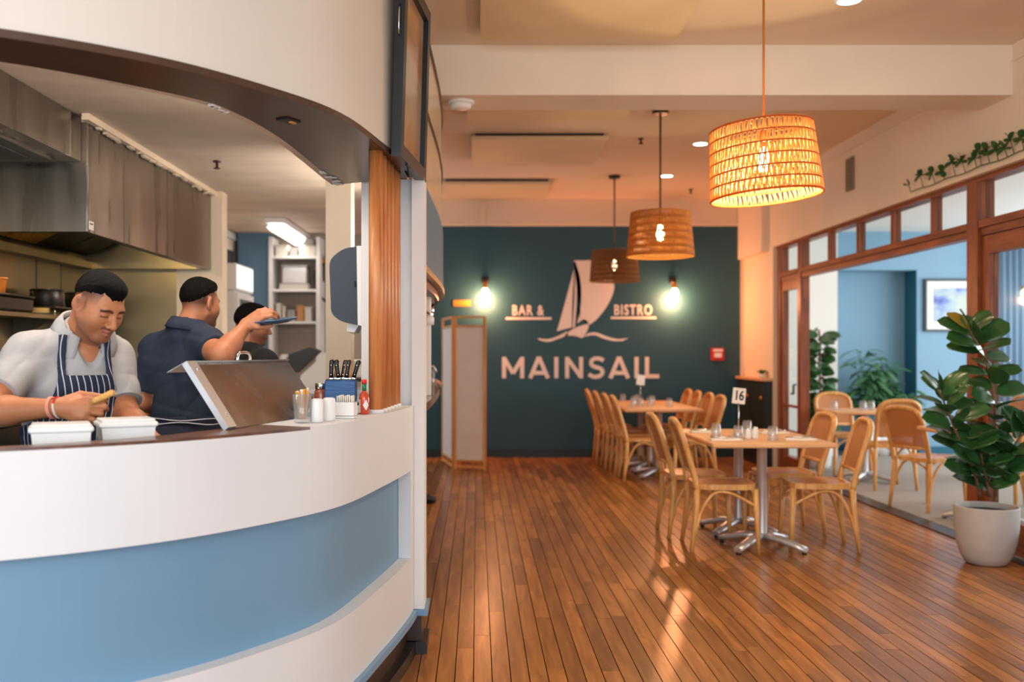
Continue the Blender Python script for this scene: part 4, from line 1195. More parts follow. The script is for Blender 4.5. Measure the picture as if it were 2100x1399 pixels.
# trailing vine along the top of the joinery
vn = thing('leaf_garland', 'string of dark leaf sprigs along the wall above the transom windows', 'garland', (3.435, 7.0, 2.625))
MB().tube([(0, y_ * 0.1, 0.006 * math.sin(y_ * 1.3)) for y_ in range(-14, 8)], 0.004, 6).build('wire', MATS['leaf_dark'], vn)
lfirst.clear()
for k, qx in enumerate((1868, 1893, 1918, 1937, 1959, 1980, 2003, 2013, 2030, 2047, 2066, 2080, 2100, 2118)):
    Yv = 3.435 * 2000 / (qx - 978) - 7.0
    hh = 0.05 + 0.06 * ((k * 37) % 10) / 10
    if k == 0: hh = 0.05
    tip = Vector((-0.025, Yv - 0.02 + 0.01 * (k % 3), hh))
    MB().tube([(0, Yv, 0), tip * 0.6 + Vector((0, Yv * 0.4, 0)), tip], 0.003, 5).build('sprig_stem', MATS['leaf_dark'], vn)
    for q in range(5 if k else 2):
        a = q * 1.3 + k
        add_leaf(tip, (0.3 * math.sin(a * 2.1) - 0.2, math.cos(a), 0.35 + math.sin(a) * 0.8), 0.062, 0.4, 'leaf_dark', vn)
# ------------------------------------------------------------------ kitchen: extraction hood
ST, STH, STD = MATS['steel'], MATS['steel_hood'], MATS['steel_dark']
hd = thing('extraction_hood', 'large stainless extraction hood hanging over the cooking line', 'hood', (0, 0, 0))
HX0, HX1, HY0, HY1 = -3.045, -2.07, 5.18, 7.59
MB().box(HX0, HX1 - 0.02, HY0, HY0 + 0.02, 2.0, KC - 0.005).build('front_panel', STH, hd)
MB().box(HX1 - 0.02, HX1, HY0, HY1, 2.0, KC - 0.005).build('side_panel', STH, hd)
MB().box(HX1 - 0.004, HX1 + 0.004, HY0 - 0.004, HY0 + 0.004, 2.0, KC - 0.005).build('corner_strip', MATS['chrome'], hd)
MB().box(HX0, HX1 - 0.02, HY0 + 0.02, HY1, 2.36, 2.40).build('inner_roof', STD, hd)
MB().box(HX0, HX1 - 0.02, HY0 + 0.02, HY0 + 0.06, 2.0, 2.05).box(HX1 - 0.06, HX1 - 0.02, HY0 + 0.06, HY1, 2.0, 2.05).build('drip_lip', STD, hd)
MB().box(HX0, HX0 + 0.09, HY0 + 0.06, HY1 - 0.09, 2.0, 2.05).box(HX0, HX1 - 0.06, HY1 - 0.09, HY1, 2.0, 2.05).build('gutter', MATS['steel_wall'], hd)
filt = mat('filter_mesh', srgb(190, 150, 60), 0.35, 0.9, noise=0.5, nscale=60)
for k in range(5):      # sloped grease filters
    y = 5.32 + k * 0.43
    mb = MB(); v = []
    for (x, z) in ((-2.98, 2.09), (-2.45, 2.34), (-2.45, 2.37), (-2.98, 2.12)): v += [(x, y, z), (x, y + 0.40, z)]
    mb.add(v, [(0, 1, 3, 2), (2, 3, 5, 4), (4, 5, 7, 6), (6, 7, 1, 0), (0, 2, 4, 6), (1, 7, 5, 3)]).build('filter', filt if k in (0, 1, 2) else STD, hd)
pa = px(182, 466, HY0)
stk = MB().box(HX1 + 0.0005, HX1 + 0.002, HY0 + 0.02, HY0 + 0.085, 2.015, 2.06).build('sticker', MATS['white_plastic'], hd)
MB().box(HX1 + 0.002, HX1 + 0.0025, HY0 + 0.03, HY0 + 0.075, 2.042, 2.05).build('sticker_text', MATS['black_plastic'], stk)
hl = thing('hood_lamp', 'warm lamp glowing inside the extraction hood', 'lamp', (-2.55, 6.25, 2.36))
MB().lathe([(0.06, 0), (0.06, -0.03), (0.045, -0.05)], seg=16).build('holder', STD, hl)
MB().lathe([(0.0, -0.085), (0.03, -0.075), (0.04, -0.0505)], seg=14, capb=False).build('bulb', mat('bulb_hood', (1, .8, .5), emit=(1, 0.76, 0.4), estr=20), hl)
point('lamp_light', (0, 0, -0.11), 16, (1.0, 0.76, 0.38), 0.04, parent=hl)
# supply-air box in front of the hood
ab = thing('supply_air_box', 'shallow stainless air box on the kitchen ceiling in front of the hood', 'duct', (0, 0, 0))
MB().box(-3.045, -2.10, 3.45, 5.176, 2.37, KC - 0.004).build('box', STH, ab)
MB().box(-2.98, -2.20, 3.6, 5.08, 2.352, 2.3695).build('grille_frame', STD, ab)
MB().box(-2.90, -2.28, 3.7, 4.98, 2.345, 2.3515).build('grille', mat('grille_dark', srgb(70, 74, 74), 0.4, 0.6), ab)
MB().box(-2.104, -2.096, 5.03, 5.04, 2.37, 2.60).build('seam', MATS['chrome'], ab)
# cornice and flaking plaster along the top of the hood
tc_ = struct('trim_10', MB().box(-2.066, -2.03, 5.10, 7.6, 2.575, 2.609).box(-2.10, -2.066, 5.177, 5.18, 2.58, 2.609), MATS['cream_wall'])
fl = MB()
for k in range(26):
    y = 5.2 + rnd.random() * 2.3
    fl.rbox((-2.052, y, 2.572 - rnd.random() * 0.006), (0.028, 0.03 + 0.08 * rnd.random(), 0.012), Matrix.Rotation(rnd.uniform(-0.3, 0.3), 3, 'X'), 0.004)
fl.build('flaking_plaster', MATS['cream_wall'], tc_)

# ------------------------------------------------------------------ cooking line
rg = thing('cooking_range', 'dark stainless cooking range standing under the extraction hood', 'stove', (0, 0, 0))
MB().box(-3.045, -2.0, 5.3, 7.59, 0.08, 0.90).build('body', STD, rg)
MB().box(-3.045, -1.98, 5.28, 7.59, 0.90, 0.93).build('top', MATS['steel'], rg)
for k in range(4):
    MB().lathe([(0.028, 0), (0.028, 0.02), (0.02, 0.035)], (-2.0, 5.6 + k * 0.45, 0.82), 14, Matrix.Rotation(PI / 2, 3, 'Y')).build('knob', MATS['black_plastic'], rg)
    g = MB()
    for q in range(5): g.box(-2.85 + q * 0.12, -2.835 + q * 0.12, 5.42 + k * 0.52, 5.82 + k * 0.52, 0.93, 0.955)
    g.box(-2.87, -2.34, 5.42 + k * 0.52, 5.44 + k * 0.52, 0.93, 0.95).box(-2.87, -2.34, 5.80 + k * 0.52, 5.82 + k * 0.52, 0.93, 0.95).build('trivet', MATS['black_plastic'], rg)
for (x, y) in ((-2.95, 5.4), (-2.1, 5.4), (-2.95, 7.5), (-2.1, 7.5)): MB().tube([(x, y, 0), (x, y, 0.08)], 0.025).build('leg', STD, rg)
ov = thing('oven_unit', 'steel oven unit with chrome rail at the far left behind the chef', 'oven', (0, 0, 0))
MB().box(-3.045, -2.35, 4.1, 5.2, 0.0, 0.98).build('body', STD, ov)
MB().box(-3.045, -2.80, 4.1, 5.2, 0.98, 1.16).build('riser', STH, ov)
MB().tube([(-2.35, 4.3, 0.86), (-2.30, 4.3, 0.86), (-2.30, 5.0, 0.86), (-2.35, 5.0, 0.86)], 0.012).build('rail', MATS['chrome'], ov)
MB().tube([(-2.35, 4.3, 1.02), (-2.30, 4.3, 1.0), (-2.30, 5.0, 1.0), (-2.35, 5.0, 1.02)], 0.012).build('rail', MATS['chrome'], ov)
def tub(name, label, cat, loc, r0, r1, h, m, rim=0.006, seg=20, group=None):
    t = thing(name, label, cat, loc, 0, group)
    MB().lathe([(r0 - 0.004, 0), (r0, 0.004), (r1, h - 0.012)], seg=seg, capt=False).lathe([(r0 - 0.006, 0.006), (r1 - 0.004, h - 0.012)], seg=seg, capt=False).build('body', m, t)
    MB().lathe([(r1 - 0.004, h - 0.012), (r1 + rim, h - 0.012), (r1 + rim, h), (r1 - 0.004, h)], seg=seg, capb=False, capt=False).build('rim', m, t)
    return t
OR = MATS['terracotta_orange']
tub('plastic_tub', 'orange plastic tub on the range between the two chefs', 'tub', (-2.22, 6.55, 0.93), 0.06, 0.075, 0.25, OR)
pt = thing('saucepan', 'dark saucepan on the range behind the chef in grey', 'pan', (-2.42, 5.95, 0.955))
MB().lathe([(0.10, 0), (0.11, 0.01), (0.11, 0.12)], seg=20, capt=False).lathe([(0.105, 0.006), (0.105, 0.12)], seg=20, capt=False).build('bowl', STD, pt)
MB().tube([(0.10, -0.02, 0.1), (0.19, -0.06, 0.13), (0.28, -0.10, 0.15)], 0.011).build('handle', MATS['chrome'], pt)
tub('metal_pot', 'pale metal pot at the front edge of the range', 'pot', (-2.10, 5.42, 0.93), 0.07, 0.075, 0.10, MATS['steel'])
# wall shelf with pots, plates and tubs
sh_ = thing('wall_shelf', 'steel shelf on the kitchen wall at the far left below the hood', 'shelf', (0, 0, 0))
MB().box(-3.045, -2.76, 5.2, 7.5, 1.575, 1.60).build('board', MATS['steel_wall'], sh_)
for y in (5.4, 6.4, 7.35): MB().prism([(-3.045, 1.575), (-2.80, 1.575), (-3.045, 1.42)], y, y + 0.02, 'y').build('bracket', STD, sh_)
dkp = mat('dark_pan', srgb(30, 26, 26), 0.35, 0.4)
tub('stock_pot', 'wide dark pan turned down on the wall shelf', 'pot', (-2.89, 6.55, 1.66), 0.12, 0.10, 0.12, dkp)
tub('stock_pot', 'dark pot on the wall shelf nearest the hood corner', 'pot', (-2.90, 7.1, 1.66), 0.10, 0.09, 0.13, dkp)
for i, y in enumerate((6.55, 7.1)):
    c_ = thing('wire_rack', ('low wire rack under the wide dark pan', 'low wire rack under the corner pot')[i], 'rack', (-2.89, y, 1.60), 0, 'racks on the wall shelf')
    MB().box(-0.13, 0.13, -0.16, 0.16, 0.05, 0.06).build('tray', STD, c_)
    for (a, b) in ((-0.12, -0.15), (0.12, -0.15), (-0.12, 0.15), (0.12, 0.15)): MB().tube([(a, b, 0), (a, b, 0.05)], 0.006).build('leg', MATS['chrome'], c_)
dkb = thing('storage_bin', 'dark storage bin at the left end of the wall shelf', 'bin', (-2.88, 5.85, 1.60))
MB().rbox((0, 0, 0.05), (0.22, 0.5, 0.085), None, 0.01).build('body', dkp, dkb)
MB().rbox((0, 0, 0.1), (0.235, 0.515, 0.014), None, 0.004).build('lid', dkp, dkb)
tub('plastic_tub', 'orange plastic tub on the dark bin at the left edge', 'tub', (-2.885, 5.86, 1.707), 0.045, 0.055, 0.10, OR)
plm = mat('plate_cream', srgb(232, 206, 140), 0.3)
for i in range(3):
    p = MB().lathe([(0.05, 0), (0.085, 0.012), (0.088, 0.016), (0.05, 0.006), (0.0, 0.005)], seg=24, capt=False).build('bowl', plm)
    p.location = (-2.84, 6.27, 1.6005 + i * 0.012)
    tag(p, ('bowl at the bottom of the cream stack on the wall shelf', 'bowl in the middle of the cream stack on the wall shelf', 'bowl on top of the cream stack on the wall shelf')[i], 'bowl', 'cream bowls on the wall shelf')

# ------------------------------------------------------------------ back of the kitchen
tl = thing('tube_light', 'lit fluorescent tube light on the kitchen ceiling', 'light', (-1.88, 9.75, KC))
Mz = Matrix.Rotation(0.0, 3, 'Z')
MB().rbox((0, 0, -0.025), (0.19, 1.42, 0.05), Mz, 0.008).build('base', MATS['white_plastic'], tl)
MB().rbox((0, 0, -0.085), (0.16, 1.36, 0.065), Mz, 0.03).build('diffuser', mat('tube_glow', (1, 1, 1), emit=(1, 0.94, 0.88), estr=2.6), tl)
area('tube_light_beam', (-1.88, 9.75, KC - 0.13), (0, 0, 0), 0.16, 1.3, 5, (1.0, 0.92, 0.84))
t2 = thing('tube_light', 'added unseen tube light hanging in the kitchen above the servery', 'light', (-1.45, 3.30, KC))  # unseen tube added to brighten the cooks and kitchen
MB().rbox((0, 0, -0.155), (1.3, 0.09, 0.03), None, 0.008).build('base', MATS['white_plastic'], t2)
for x in (-0.5, 0.5): MB().tube([(x, 0, 0), (x, 0, -0.145)], 0.004, 6).build('wire', MATS['chrome'], t2)
MB().rbox((0, 0, -0.205), (1.24, 0.07, 0.06), None, 0.025).build('diffuser', mat('added_tube_glow', (1, 1, 1), emit=(1, 0.90, 0.78), estr=42), t2)
t4 = thing('added_ceiling_lamp', 'added unseen round lamp on the kitchen ceiling above the dark soffit', 'lamp', (-0.95, 4.40, KC))  # unseen lamp added to lift the cream column and the dim kitchen
MB().lathe([(0.13, 0), (0.13, -0.02), (0.12, -0.03)], seg=24).build('base', MATS['white_plastic'], t4)
MB().lathe([(0.0, -0.075), (0.06, -0.07), (0.105, -0.05), (0.118, -0.0305)], seg=24, capb=False).build('diffuser', mat('added_lamp_glow', (1, 1, 1), emit=(1, 0.90, 0.80), estr=9), t4)
point('lamp_light', (0, 0, -0.14), 17, (1.0, 0.88, 0.76), 0.06, parent=t4)
t3 = thing('added_wall_tube', 'added unseen tube light on the kitchen side wall behind the timber battens', 'light', (-0.546, 6.75, 2.05))  # unseen wall tube added because the kitchen ceiling came out dark
MB().rbox((-0.015, 0, 0), (0.03, 1.3, 0.09), None, 0.006).build('base', MATS['white_plastic'], t3)
MB().rbox((-0.055, 0, 0), (0.05, 1.24, 0.07), None, 0.02).build('diffuser', mat('added_wall_glow', (1, 1, 1), emit=(1, 0.90, 0.80), estr=16), t3)
area('tube_light_beam', (-0.64, 6.75, 2.05), (0, -PI / 2 - 0.35, 0), 0.07, 1.24, 34, (1.0, 0.88, 0.76))  # beam of the added wall tube
fr = thing('display_fridge', 'tall white drinks fridge with a lit header panel', 'fridge', (-2.13, 8.55, 0))
MB().box(-0.40, 0, 0, 0.63, 0.0, 1.90).build('body', MATS['white_plastic'], fr)
MB().box(-0.40, 0.02, -0.01, 0.64, 1.905, 2.14).build('header', MATS['white_plastic'], fr)
MB().box(0.0205, 0.028, 0.02, 0.61, 1.925, 2.125).build('header_panel', mat('header_lit', (1, 1, 1), emit=(0.92, 1.0, 0.95), estr=0.75), fr)
d_ = MB().box(0.003, 0.03, 0.01, 0.62, 0.12, 1.88).build('door', MATS['white_plastic'], fr)
MB().box(0.0305, 0.036, 0.08, 0.55, 0.2, 1.83).build('door_glass', mat('fridge_glass', srgb(120, 124, 120), 0.1), d_)
MB().box(0.037, 0.07, 0.5, 0.53, 1.2, 1.75).build('handle', MATS['black_plastic'], d_)
MB().box(0.037, 0.05, 0.15, 0.3, 1.62, 1.80).build('lock_plate', MATS['black_plastic'], d_)
nb = px(471, 530, 9.9)
po = thing('notice_board', 'small dark notice board on the passage wall above the fridge', 'board', (-2.558, 9.9, nb.z))
MB().box(0, 0.014, -0.30, 0.30, -0.10, 0.10).build('frame', MATS['black_frame'], po)
MB().box(0.014, 0.017, -0.27, 0.27, -0.08, 0.08).build('sheet', mat('notice_dark', srgb(62, 60, 60), 0.7, noise=0.3, nscale=30), po)
# shelving
shv = thing('storage_shelving', 'white storage shelving on the kitchen back wall beside the blue column', 'shelving', (0, 0, 0))
SX0, SX1, SY = -2.15, -1.655, 10.16
WP = MATS['white_paint']
for x in (SX0, SX1): MB().box(x - 0.02, x + 0.02, SY, 10.49, 0.0, 2.56).build('upright', WP, shv)
for z in (1.68, 2.015, 2.36): MB().box(SX0 + 0.02, SX1 - 0.02, SY, 10.49, z - 0.025, z).build('shelf_board', WP, shv)
def carton(x0, x1, z0, h, y, d, m, label, cat='box', group='boxes on the storage shelving'):
    t = thing('carton' if cat == 'box' else cat, label, cat, ((x0 + x1) / 2, y + d / 2, z0), rnd.uniform(-0.04, 0.04), group)
    w = x1 - x0
    MB().rbox((0, 0, h * 0.45), (w, d, h * 0.9), None, 0.004).build('body', m, t)
    MB().rbox((0, 0, h * 0.94), (w + 0.008, d + 0.008, h * 0.12), None, 0.004).build('lid', m, t)
    return t
wb_ = mat('box_white', srgb(206, 198, 188), 0.6); gb = mat('box_grey', srgb(150, 146, 142), 0.5); br = mat('box_brown', srgb(176, 128, 80), 0.7)
carton(-2.11, -1.985, 2.36, 0.125, 10.2, 0.2, wb_, 'white carton on the top shelf nearest the blue column')
carton(-1.965, -1.875, 2.36, 0.085, 10.2, 0.2, gb, 'low grey carton on the top shelf between two white ones')
cc = carton(-1.86, -1.69, 2.36, 0.11, 10.18, 0.22, wb_, 'wide white carton with a faint mark on the top shelf')
carton(-1.86, -1.71, 2.471, 0.07, 10.2, 0.2, gb, 'flat grey box lying on the wide white carton')
carton(-2.06, -1.76, 2.015, 0.06, 10.18, 0.25, wb_, 'shallow white tray on the middle shelf under the steel bin')
tsb = thing('steel_bin', 'pale steel food bin on the middle shelf', 'bin', (-1.91, 10.31, 2.075))
MB().rbox((0, 0, 0.09), (0.26, 0.22, 0.18), None, 0.012).build('body', MATS['aluminium'], tsb)
MB().rbox((0, 0, 0.187), (0.275, 0.235, 0.012), None, 0.004).build('rim', MATS['aluminium'], tsb)
carton(-2.10, -2.05, 1.68, 0.19, 10.2, 0.16, wb_, 'narrow white carton standing on the lower shelf by the blue column')
carton(-2.035, -2.005, 1.68, 0.16, 10.2, 0.16, wb_, 'thin white carton second along the lower shelf')
carton(-1.985, -1.90, 1.68, 0.12, 10.2, 0.18, gb, 'grey carton in the middle of the lower shelf')
carton(-1.885, -1.81, 1.68, 0.17, 10.2, 0.14, br, 'brown carton on the lower shelf')
carton(-1.80, -1.73, 1.68, 0.15, 10.2, 0.14, wb_, 'white carton at the right end of the lower shelf')
# side bench with machine
sb = thing('side_bench', 'pale kitchen bench against the back wall behind the steel lid', 'bench', (0, 0, 0))
MB().box(-2.0, -0.98, 8.3, 8.95, 1.0, 1.04).build('top', MATS['aluminium'], sb)
MB().box(-1.95, -1.02, 8.34, 8.9, 0.1, 1.0).build('cabinet', MATS['white_paint'], sb)
for (x, y) in ((-1.9, 8.4), (-1.05, 8.4), (-1.9, 8.85), (-1.05, 8.85)): MB().tube([(x, y, 0), (x, y, 0.1)], 0.025).build('leg', STD, sb)
mc = thing('kitchen_machine', 'black and white slanted kitchen machine beside the cream column', 'machine', (-1.47, 8.55, 1.04))
MB().prism([(-0.10, 0.0), (0.22, 0.0), (0.22, 0.33), (0.18, 0.33), (-0.05, 0.12)], -0.12, 0.12, 'y').build('slanted_body', MATS['white_paint'], mc)
MB().prism([(-0.20, 0.16), (-0.10, 0.14), (0.10, 0.33), (0.02, 0.36), (-0.16, 0.30)], -0.09, 0.09, 'y').build('black_hood', MATS['black_plastic'], mc)
MB().rbox((-0.22, 0, 0.20), (0.07, 0.16, 0.2), Matrix.Rotation(0.15, 3, 'Y'), 0.015).build('white_housing', MATS['white_plastic'], mc)
MB().rbox((-0.16, 0, 0.05), (0.2, 0.2, 0.1), None, 0.01).build('base', MATS['black_plastic'], mc)
MB().tube([(0.16, 0, 0.345), (0.165, 0, 0.42)], 0.016).build('lever', OR, mc)
bx_ = thing('switch_box', 'cream electrical box with hanging black cable beside the cream column', 'box', (-1.545, 10.36, 2.24))
MB().rbox((0, 0, 0), (0.12, 0.10, 0.27), None, 0.01).build('housing', MATS['cream_wall'], bx_)
MB().tube(smooth_curve([(-0.07, -0.03, 0.05), (-0.16, -0.05, -0.02), (-0.15, -0.05, -0.22), (-0.05, -0.06, -0.35), (0.04, -0.06, -0.42)], 5), 0.012).build('cable', MATS['black_plastic'], bx_)
MB().lathe([(0.0, -0.03), (0.03, -0.02), (0.03, 0.02), (0.0, 0.03)], (-0.10, -0.03, 0.08), 12).build('plug', MATS['gold_sign'], bx_)
MB().box(-0.06, 0.06, -0.02, 0.139, -0.12, 0.12).build('wall_bracket', MATS['cream_wall'], bx_)
# bench seen through the gap beside the battens
gbn = thing('dish_rack', 'white crate on a dark wire rack seen beside the timber battens', 'rack', (-0.905, 7.4, 0.0))
for z in (0.6, 0.95, 1.14): MB().box(-0.20, 0.20, -0.2, 0.2, z, z + 0.02).build('rack_shelf', MATS['black_plastic'], gbn)
for (x, y) in ((-0.19, -0.19), (0.19, -0.19), (-0.19, 0.19), (0.19, 0.19)): MB().tube([(x, y, 0), (x, y, 1.45)], 0.012).build('leg', MATS['chrome'], gbn)
cr_ = thing('crate', 'white plastic crate stacked on the wire rack beside the battens', 'crate', (-0.92, 7.4, 1.16))
MB().rbox((0, 0, 0.06), (0.3, 0.3, 0.12), None, 0.01).build('body', MATS['white_plastic'], cr_)
MB().rbox((0, 0, 0.13), (0.33, 0.33, 0.02), None, 0.006).build('rim', MATS['white_plastic'], cr_)

# ------------------------------------------------------------------ towel dispenser
dp = thing('towel_dispenser', 'white and smoke grey paper towel dispenser beside the timber battens', 'dispenser', (0, 0, 0))
YD = 4.60
def dz(zx, zy):
    p = px(420 + zx * 0.24297, 400 + zy * 0.24297, YD); return (p.x, p.z)
cov = cr([(1280, 432), (1180, 450), (1100, 500), (1052, 570), (1052, 720), (1060, 900), (1066, 985), (1110, 1040), (1180, 1075), (1285, 1092)], 4)
MB().prism([dz(*p) for p in cov], YD + 0.012, YD + 0.24, 'y').build('cover', mat('smoke_plastic', srgb(44, 54, 66), 0.4, spec=0.3), dp)
MB().prism([dz(1280, 428), dz(1350, 428), (-0.546, dz(1350, 428)[1]), (-0.546, dz(1350, 1105)[1]), dz(1290, 1095)], YD + 0.004, YD + 0.25, 'y').build('back_shell', MATS['white_plastic'], dp)
MB().rbox((dz(1265, 750)[0], YD + 0.008, dz(1265, 750)[1]), (0.006, 0.010, 0.03), None, 0.002).build('latch', MATS['black_plastic'], dp)
v = []
for (zx, zy) in ((1190, 1085), (1290, 1095), (1250, 1160), (1185, 1150)):
    p = dz(zx, zy); v += [(p[0], YD + 0.05, p[1]), (p[0], YD + 0.2, p[1] - 0.004)]
MB().add(v, [(0, 1, 3, 2), (2, 3, 5, 4), (4, 5, 7, 6), (6, 7, 1, 0), (0, 2, 4, 6), (1, 7, 5, 3)]).build('paper_towel', MATS['white_paint'], dp)

# ------------------------------------------------------------------ on the servery cap
CT = 1.1185
lidt = thing('food_warmer', 'tilted stainless lid with a chrome handle standing on the servery counter', 'food warmer', (0, 0, 0))
BL, BR = Vector((-0.765, 3.075, CT + 0.001)), Vector((-0.590, 3.77, CT + 0.001))
TL, TR = Vector((-0.905, 3.11, 1.325)), Vector((-0.735, 3.79, 1.325))
u = (BR - BL).normalized(); v_ = (TL - BL).normalized(); n = u.cross(v_).normalized()
if n.y > 0: n = -n
def quadslab(mb, a, b, c, d, th):
    vv = [a, b, c, d] + [p - n * th for p in (a, b, c, d)]
    return mb.add(vv, [(0, 1, 2, 3), (7, 6, 5, 4), (0, 4, 5, 1), (1, 5, 6, 2), (2, 6, 7, 3), (3, 7, 4, 0)])
lid_m = mat('steel_lid', srgb(150, 146, 140), 0.26, 1.0, noise=0.06, nscale=5, rvar=0.06)
quadslab(MB(), BL, BR, TR, TL, 0.01).build('panel', lid_m, lidt)
fl2 = 0.055
q = n * -0.004
quadslab(MB(), BL + n * 0.012 - u * fl2, BL + n * 0.012, TL + n * 0.012, TL + n * 0.012 - u * fl2, 0.02).build('side_flange', MATS['aluminium'], lidt)
quadslab(MB(), TL - u * fl2 + n * 0.012, TR + n * 0.012, TR + v_ * 0.010 - n * 0.06, TL + v_ * 0.010 - u * fl2 - n * 0.06, 0.008).build('top_flange', MATS['aluminium'], lidt)
for t in (0.14, 0.82):
    p = TL.lerp(BL, t) - u * 0.022 + n * 0.012
    MB().lathe([(0.006, 0), (0.006, 0.002), (0.003, 0.004)], p, 10, Matrix((u, v_, n)).transposed()).build('screw', MATS['chrome'], lidt)
hp0 = TL.lerp(TR, 0.50) - n * 0.03 + v_ * 0.008; hp1 = TL.lerp(TR, 0.63) - n * 0.03 + v_ * 0.008
upz = Vector((0, 0, 1))
MB().tube(smooth_curve([hp0, hp0 + upz * 0.028, hp0.lerp(hp1, 0.2) + upz * 0.042, hp0.lerp(hp1, 0.8) + upz * 0.042, hp1 + upz * 0.028, hp1], 4), 0.006, 8).build('handle', MATS['chrome'], lidt)

def container(label, loc, rz, w, d, h):
    t = thing('food_container', label, 'container', loc, rz, 'white food containers')
    mb = MB(); v = []
    for (z, s) in ((0, 0.86), (h - 0.02, 1.0)):
        v += [(-w / 2 * s, -d / 2 * s, z), (w / 2 * s, -d / 2 * s, z), (w / 2 * s, d / 2 * s, z), (-w / 2 * s, d / 2 * s, z)]
    mb.add(v, [(3, 2, 1, 0), (4, 5, 6, 7), (0, 1, 5, 4), (1, 2, 6, 5), (2, 3, 7, 6), (3, 0, 4, 7)]).build('tub', MATS['white_plastic'], t)
    MB().rbox((0, 0, h - 0.012), (w + 0.014, d + 0.014, 0.017), None, 0.005).build('rim', MATS['white_plastic'], t)
    MB().rbox((0, 0, h), (w, d, 0.008), None, 0.003).build('lid', MATS['white_plastic'], t)
    return t
container('white lidded food container on the bench, left of the pair', (-1.160, 2.72, 1.0455), 0.42, 0.152, 0.12, 0.113)
container('white lidded food container on the bench, right of the pair', (-1.030, 2.86, 1.0455), 0.50, 0.148, 0.12, 0.117)

def on_cap(qx, qy):      # point on the cap top seen at this place
    Y = (1.36 - CT) * 2000 / (qy - 722); return Vector(((qx - 978) * Y / 2000, Y, CT))
g0 = on_cap(620, 867)
gl = MB().lathe([(0.024, 0.0), (0.026, 0.003), (0.034, 0.098), (0.0318, 0.098), (0.024, 0.012), (0.0, 0.011)], seg=20, capt=False).build('sachet_glass', MATS['glass'])
gl.location = g0; tag(gl, 'clear glass tumbler full of sugar sticks on the servery counter', 'glass')
so, sw, sy_ = mat('sachet_orange', srgb(238, 150, 62), 0.6), mat('sachet_white', srgb(240, 234, 226), 0.6), mat('sachet_yellow', srgb(196, 160, 50), 0.6)
for k in range(14):
    a = k * 2.4; r = 0.016 * math.sqrt((k + 0.5) / 14)
    m, nm = ((so, 'orange and white'), (sw, 'white'), (sw, 'white'), (so, 'orange and white'), (sw, 'white'), (sy_, 'yellow'), (so, 'orange and white'))[k % 7]
    lean = 0.010
    p0 = Vector((math.cos(a) * r * 0.6, math.sin(a) * r * 0.6, 0.013)); p1 = Vector((math.cos(a) * r * 1.5, math.sin(a) * r * 1.5, 0.105 + 0.014 * rnd.random()))
    o = MB().tube([p0, p0.lerp(p1, 0.93), p1], [0.0038, 0.0038, 0.0034], 6, flat=0.5).build('sugar_stick', m)
    o.location = g0; tag(o, f'{nm} paper sugar stick standing in the glass tumbler', 'sachet', f'{nm} sugar sticks in the tumbler')
for i, (qx, qy) in enumerate(((650, 866), (675, 863))):
    p = on_cap(qx, qy)
    t = thing('ceramic_shaker', ('white ceramic shaker beside the sugar stick tumbler', 'white ceramic shaker touching the sachet holder')[i], 'shaker', p, 0, 'white ceramic shakers on the servery')
    MB().lathe([(0.020, 0.0), (0.0225, 0.003), (0.0225, 0.072), (0.020, 0.079), (0.012, 0.0815), (0.0, 0.082)], seg=20).build('body', MATS['white_plastic'], t)
    for q in range(3): MB().lathe([(0.0015, 0.0), (0.0015, 0.0006)], (0.006 * math.cos(q * 2.1), 0.006 * math.sin(q * 2.1), 0.0818), 6).build('hole', MATS['black_plastic'], t)
p = on_cap(709, 858)
hz = math.atan2(0.44, 0.08) - PI / 2 + 0.55
sc_ = thing('sachet_holder', 'white ceramic sachet holder packed with paper sachets', 'holder', p, -0.15)
MB().rbox((0, 0, 0.005), (0.074, 0.046, 0.01), None, 0.003).rbox((0, -0.021, 0.035), (0.074, 0.005, 0.05), None, 0.002).rbox((0, 0.021, 0.035), (0.074, 0.005, 0.05), None, 0.002).rbox((-0.0345, 0, 0.035), (0.005, 0.037, 0.05), None, 0.002).rbox((0.0345, 0, 0.035), (0.005, 0.037, 0.05), None, 0.002).build('tray', MATS['white_plastic'], sc_)
for k in range(8):
    o = MB().rbox((0, 0, 0.036), (0.0035, 0.033, 0.068 + 0.004 * (k % 3)), Matrix.Rotation(rnd.uniform(-0.05, 0.05), 3, 'Y'), 0.0005).build('paper_sachet', sw)
    R_ = Matrix.Rotation(-0.15, 3, 'Z'); o.location = p + R_ @ Vector((-0.028 + k * 0.0078, 0, 0.0115)); o.rotation_euler = (0, 0, -0.15)
    tag(o, 'white paper sachet standing in the ceramic holder', 'sachet', 'paper sachets in the ceramic holder')
# spice jar
p = on_cap(659, 848)
t = thing('spice_jar', 'small glass jar of red spice with a metal lid beside the knife block', 'jar', p)
MB().lathe([(0.025, 0), (0.028, 0.004), (0.028, 0.085), (0.022, 0.096)], seg=18).build('jar_body', mat('spice_red', srgb(150, 70, 46), 0.25, noise=0.25, nscale=80, coat=0.6), t)
MB().lathe([(0.0245, 0.096), (0.0245, 0.116), (0.022, 0.119)], seg=18).build('lid', MATS['chrome'], t)
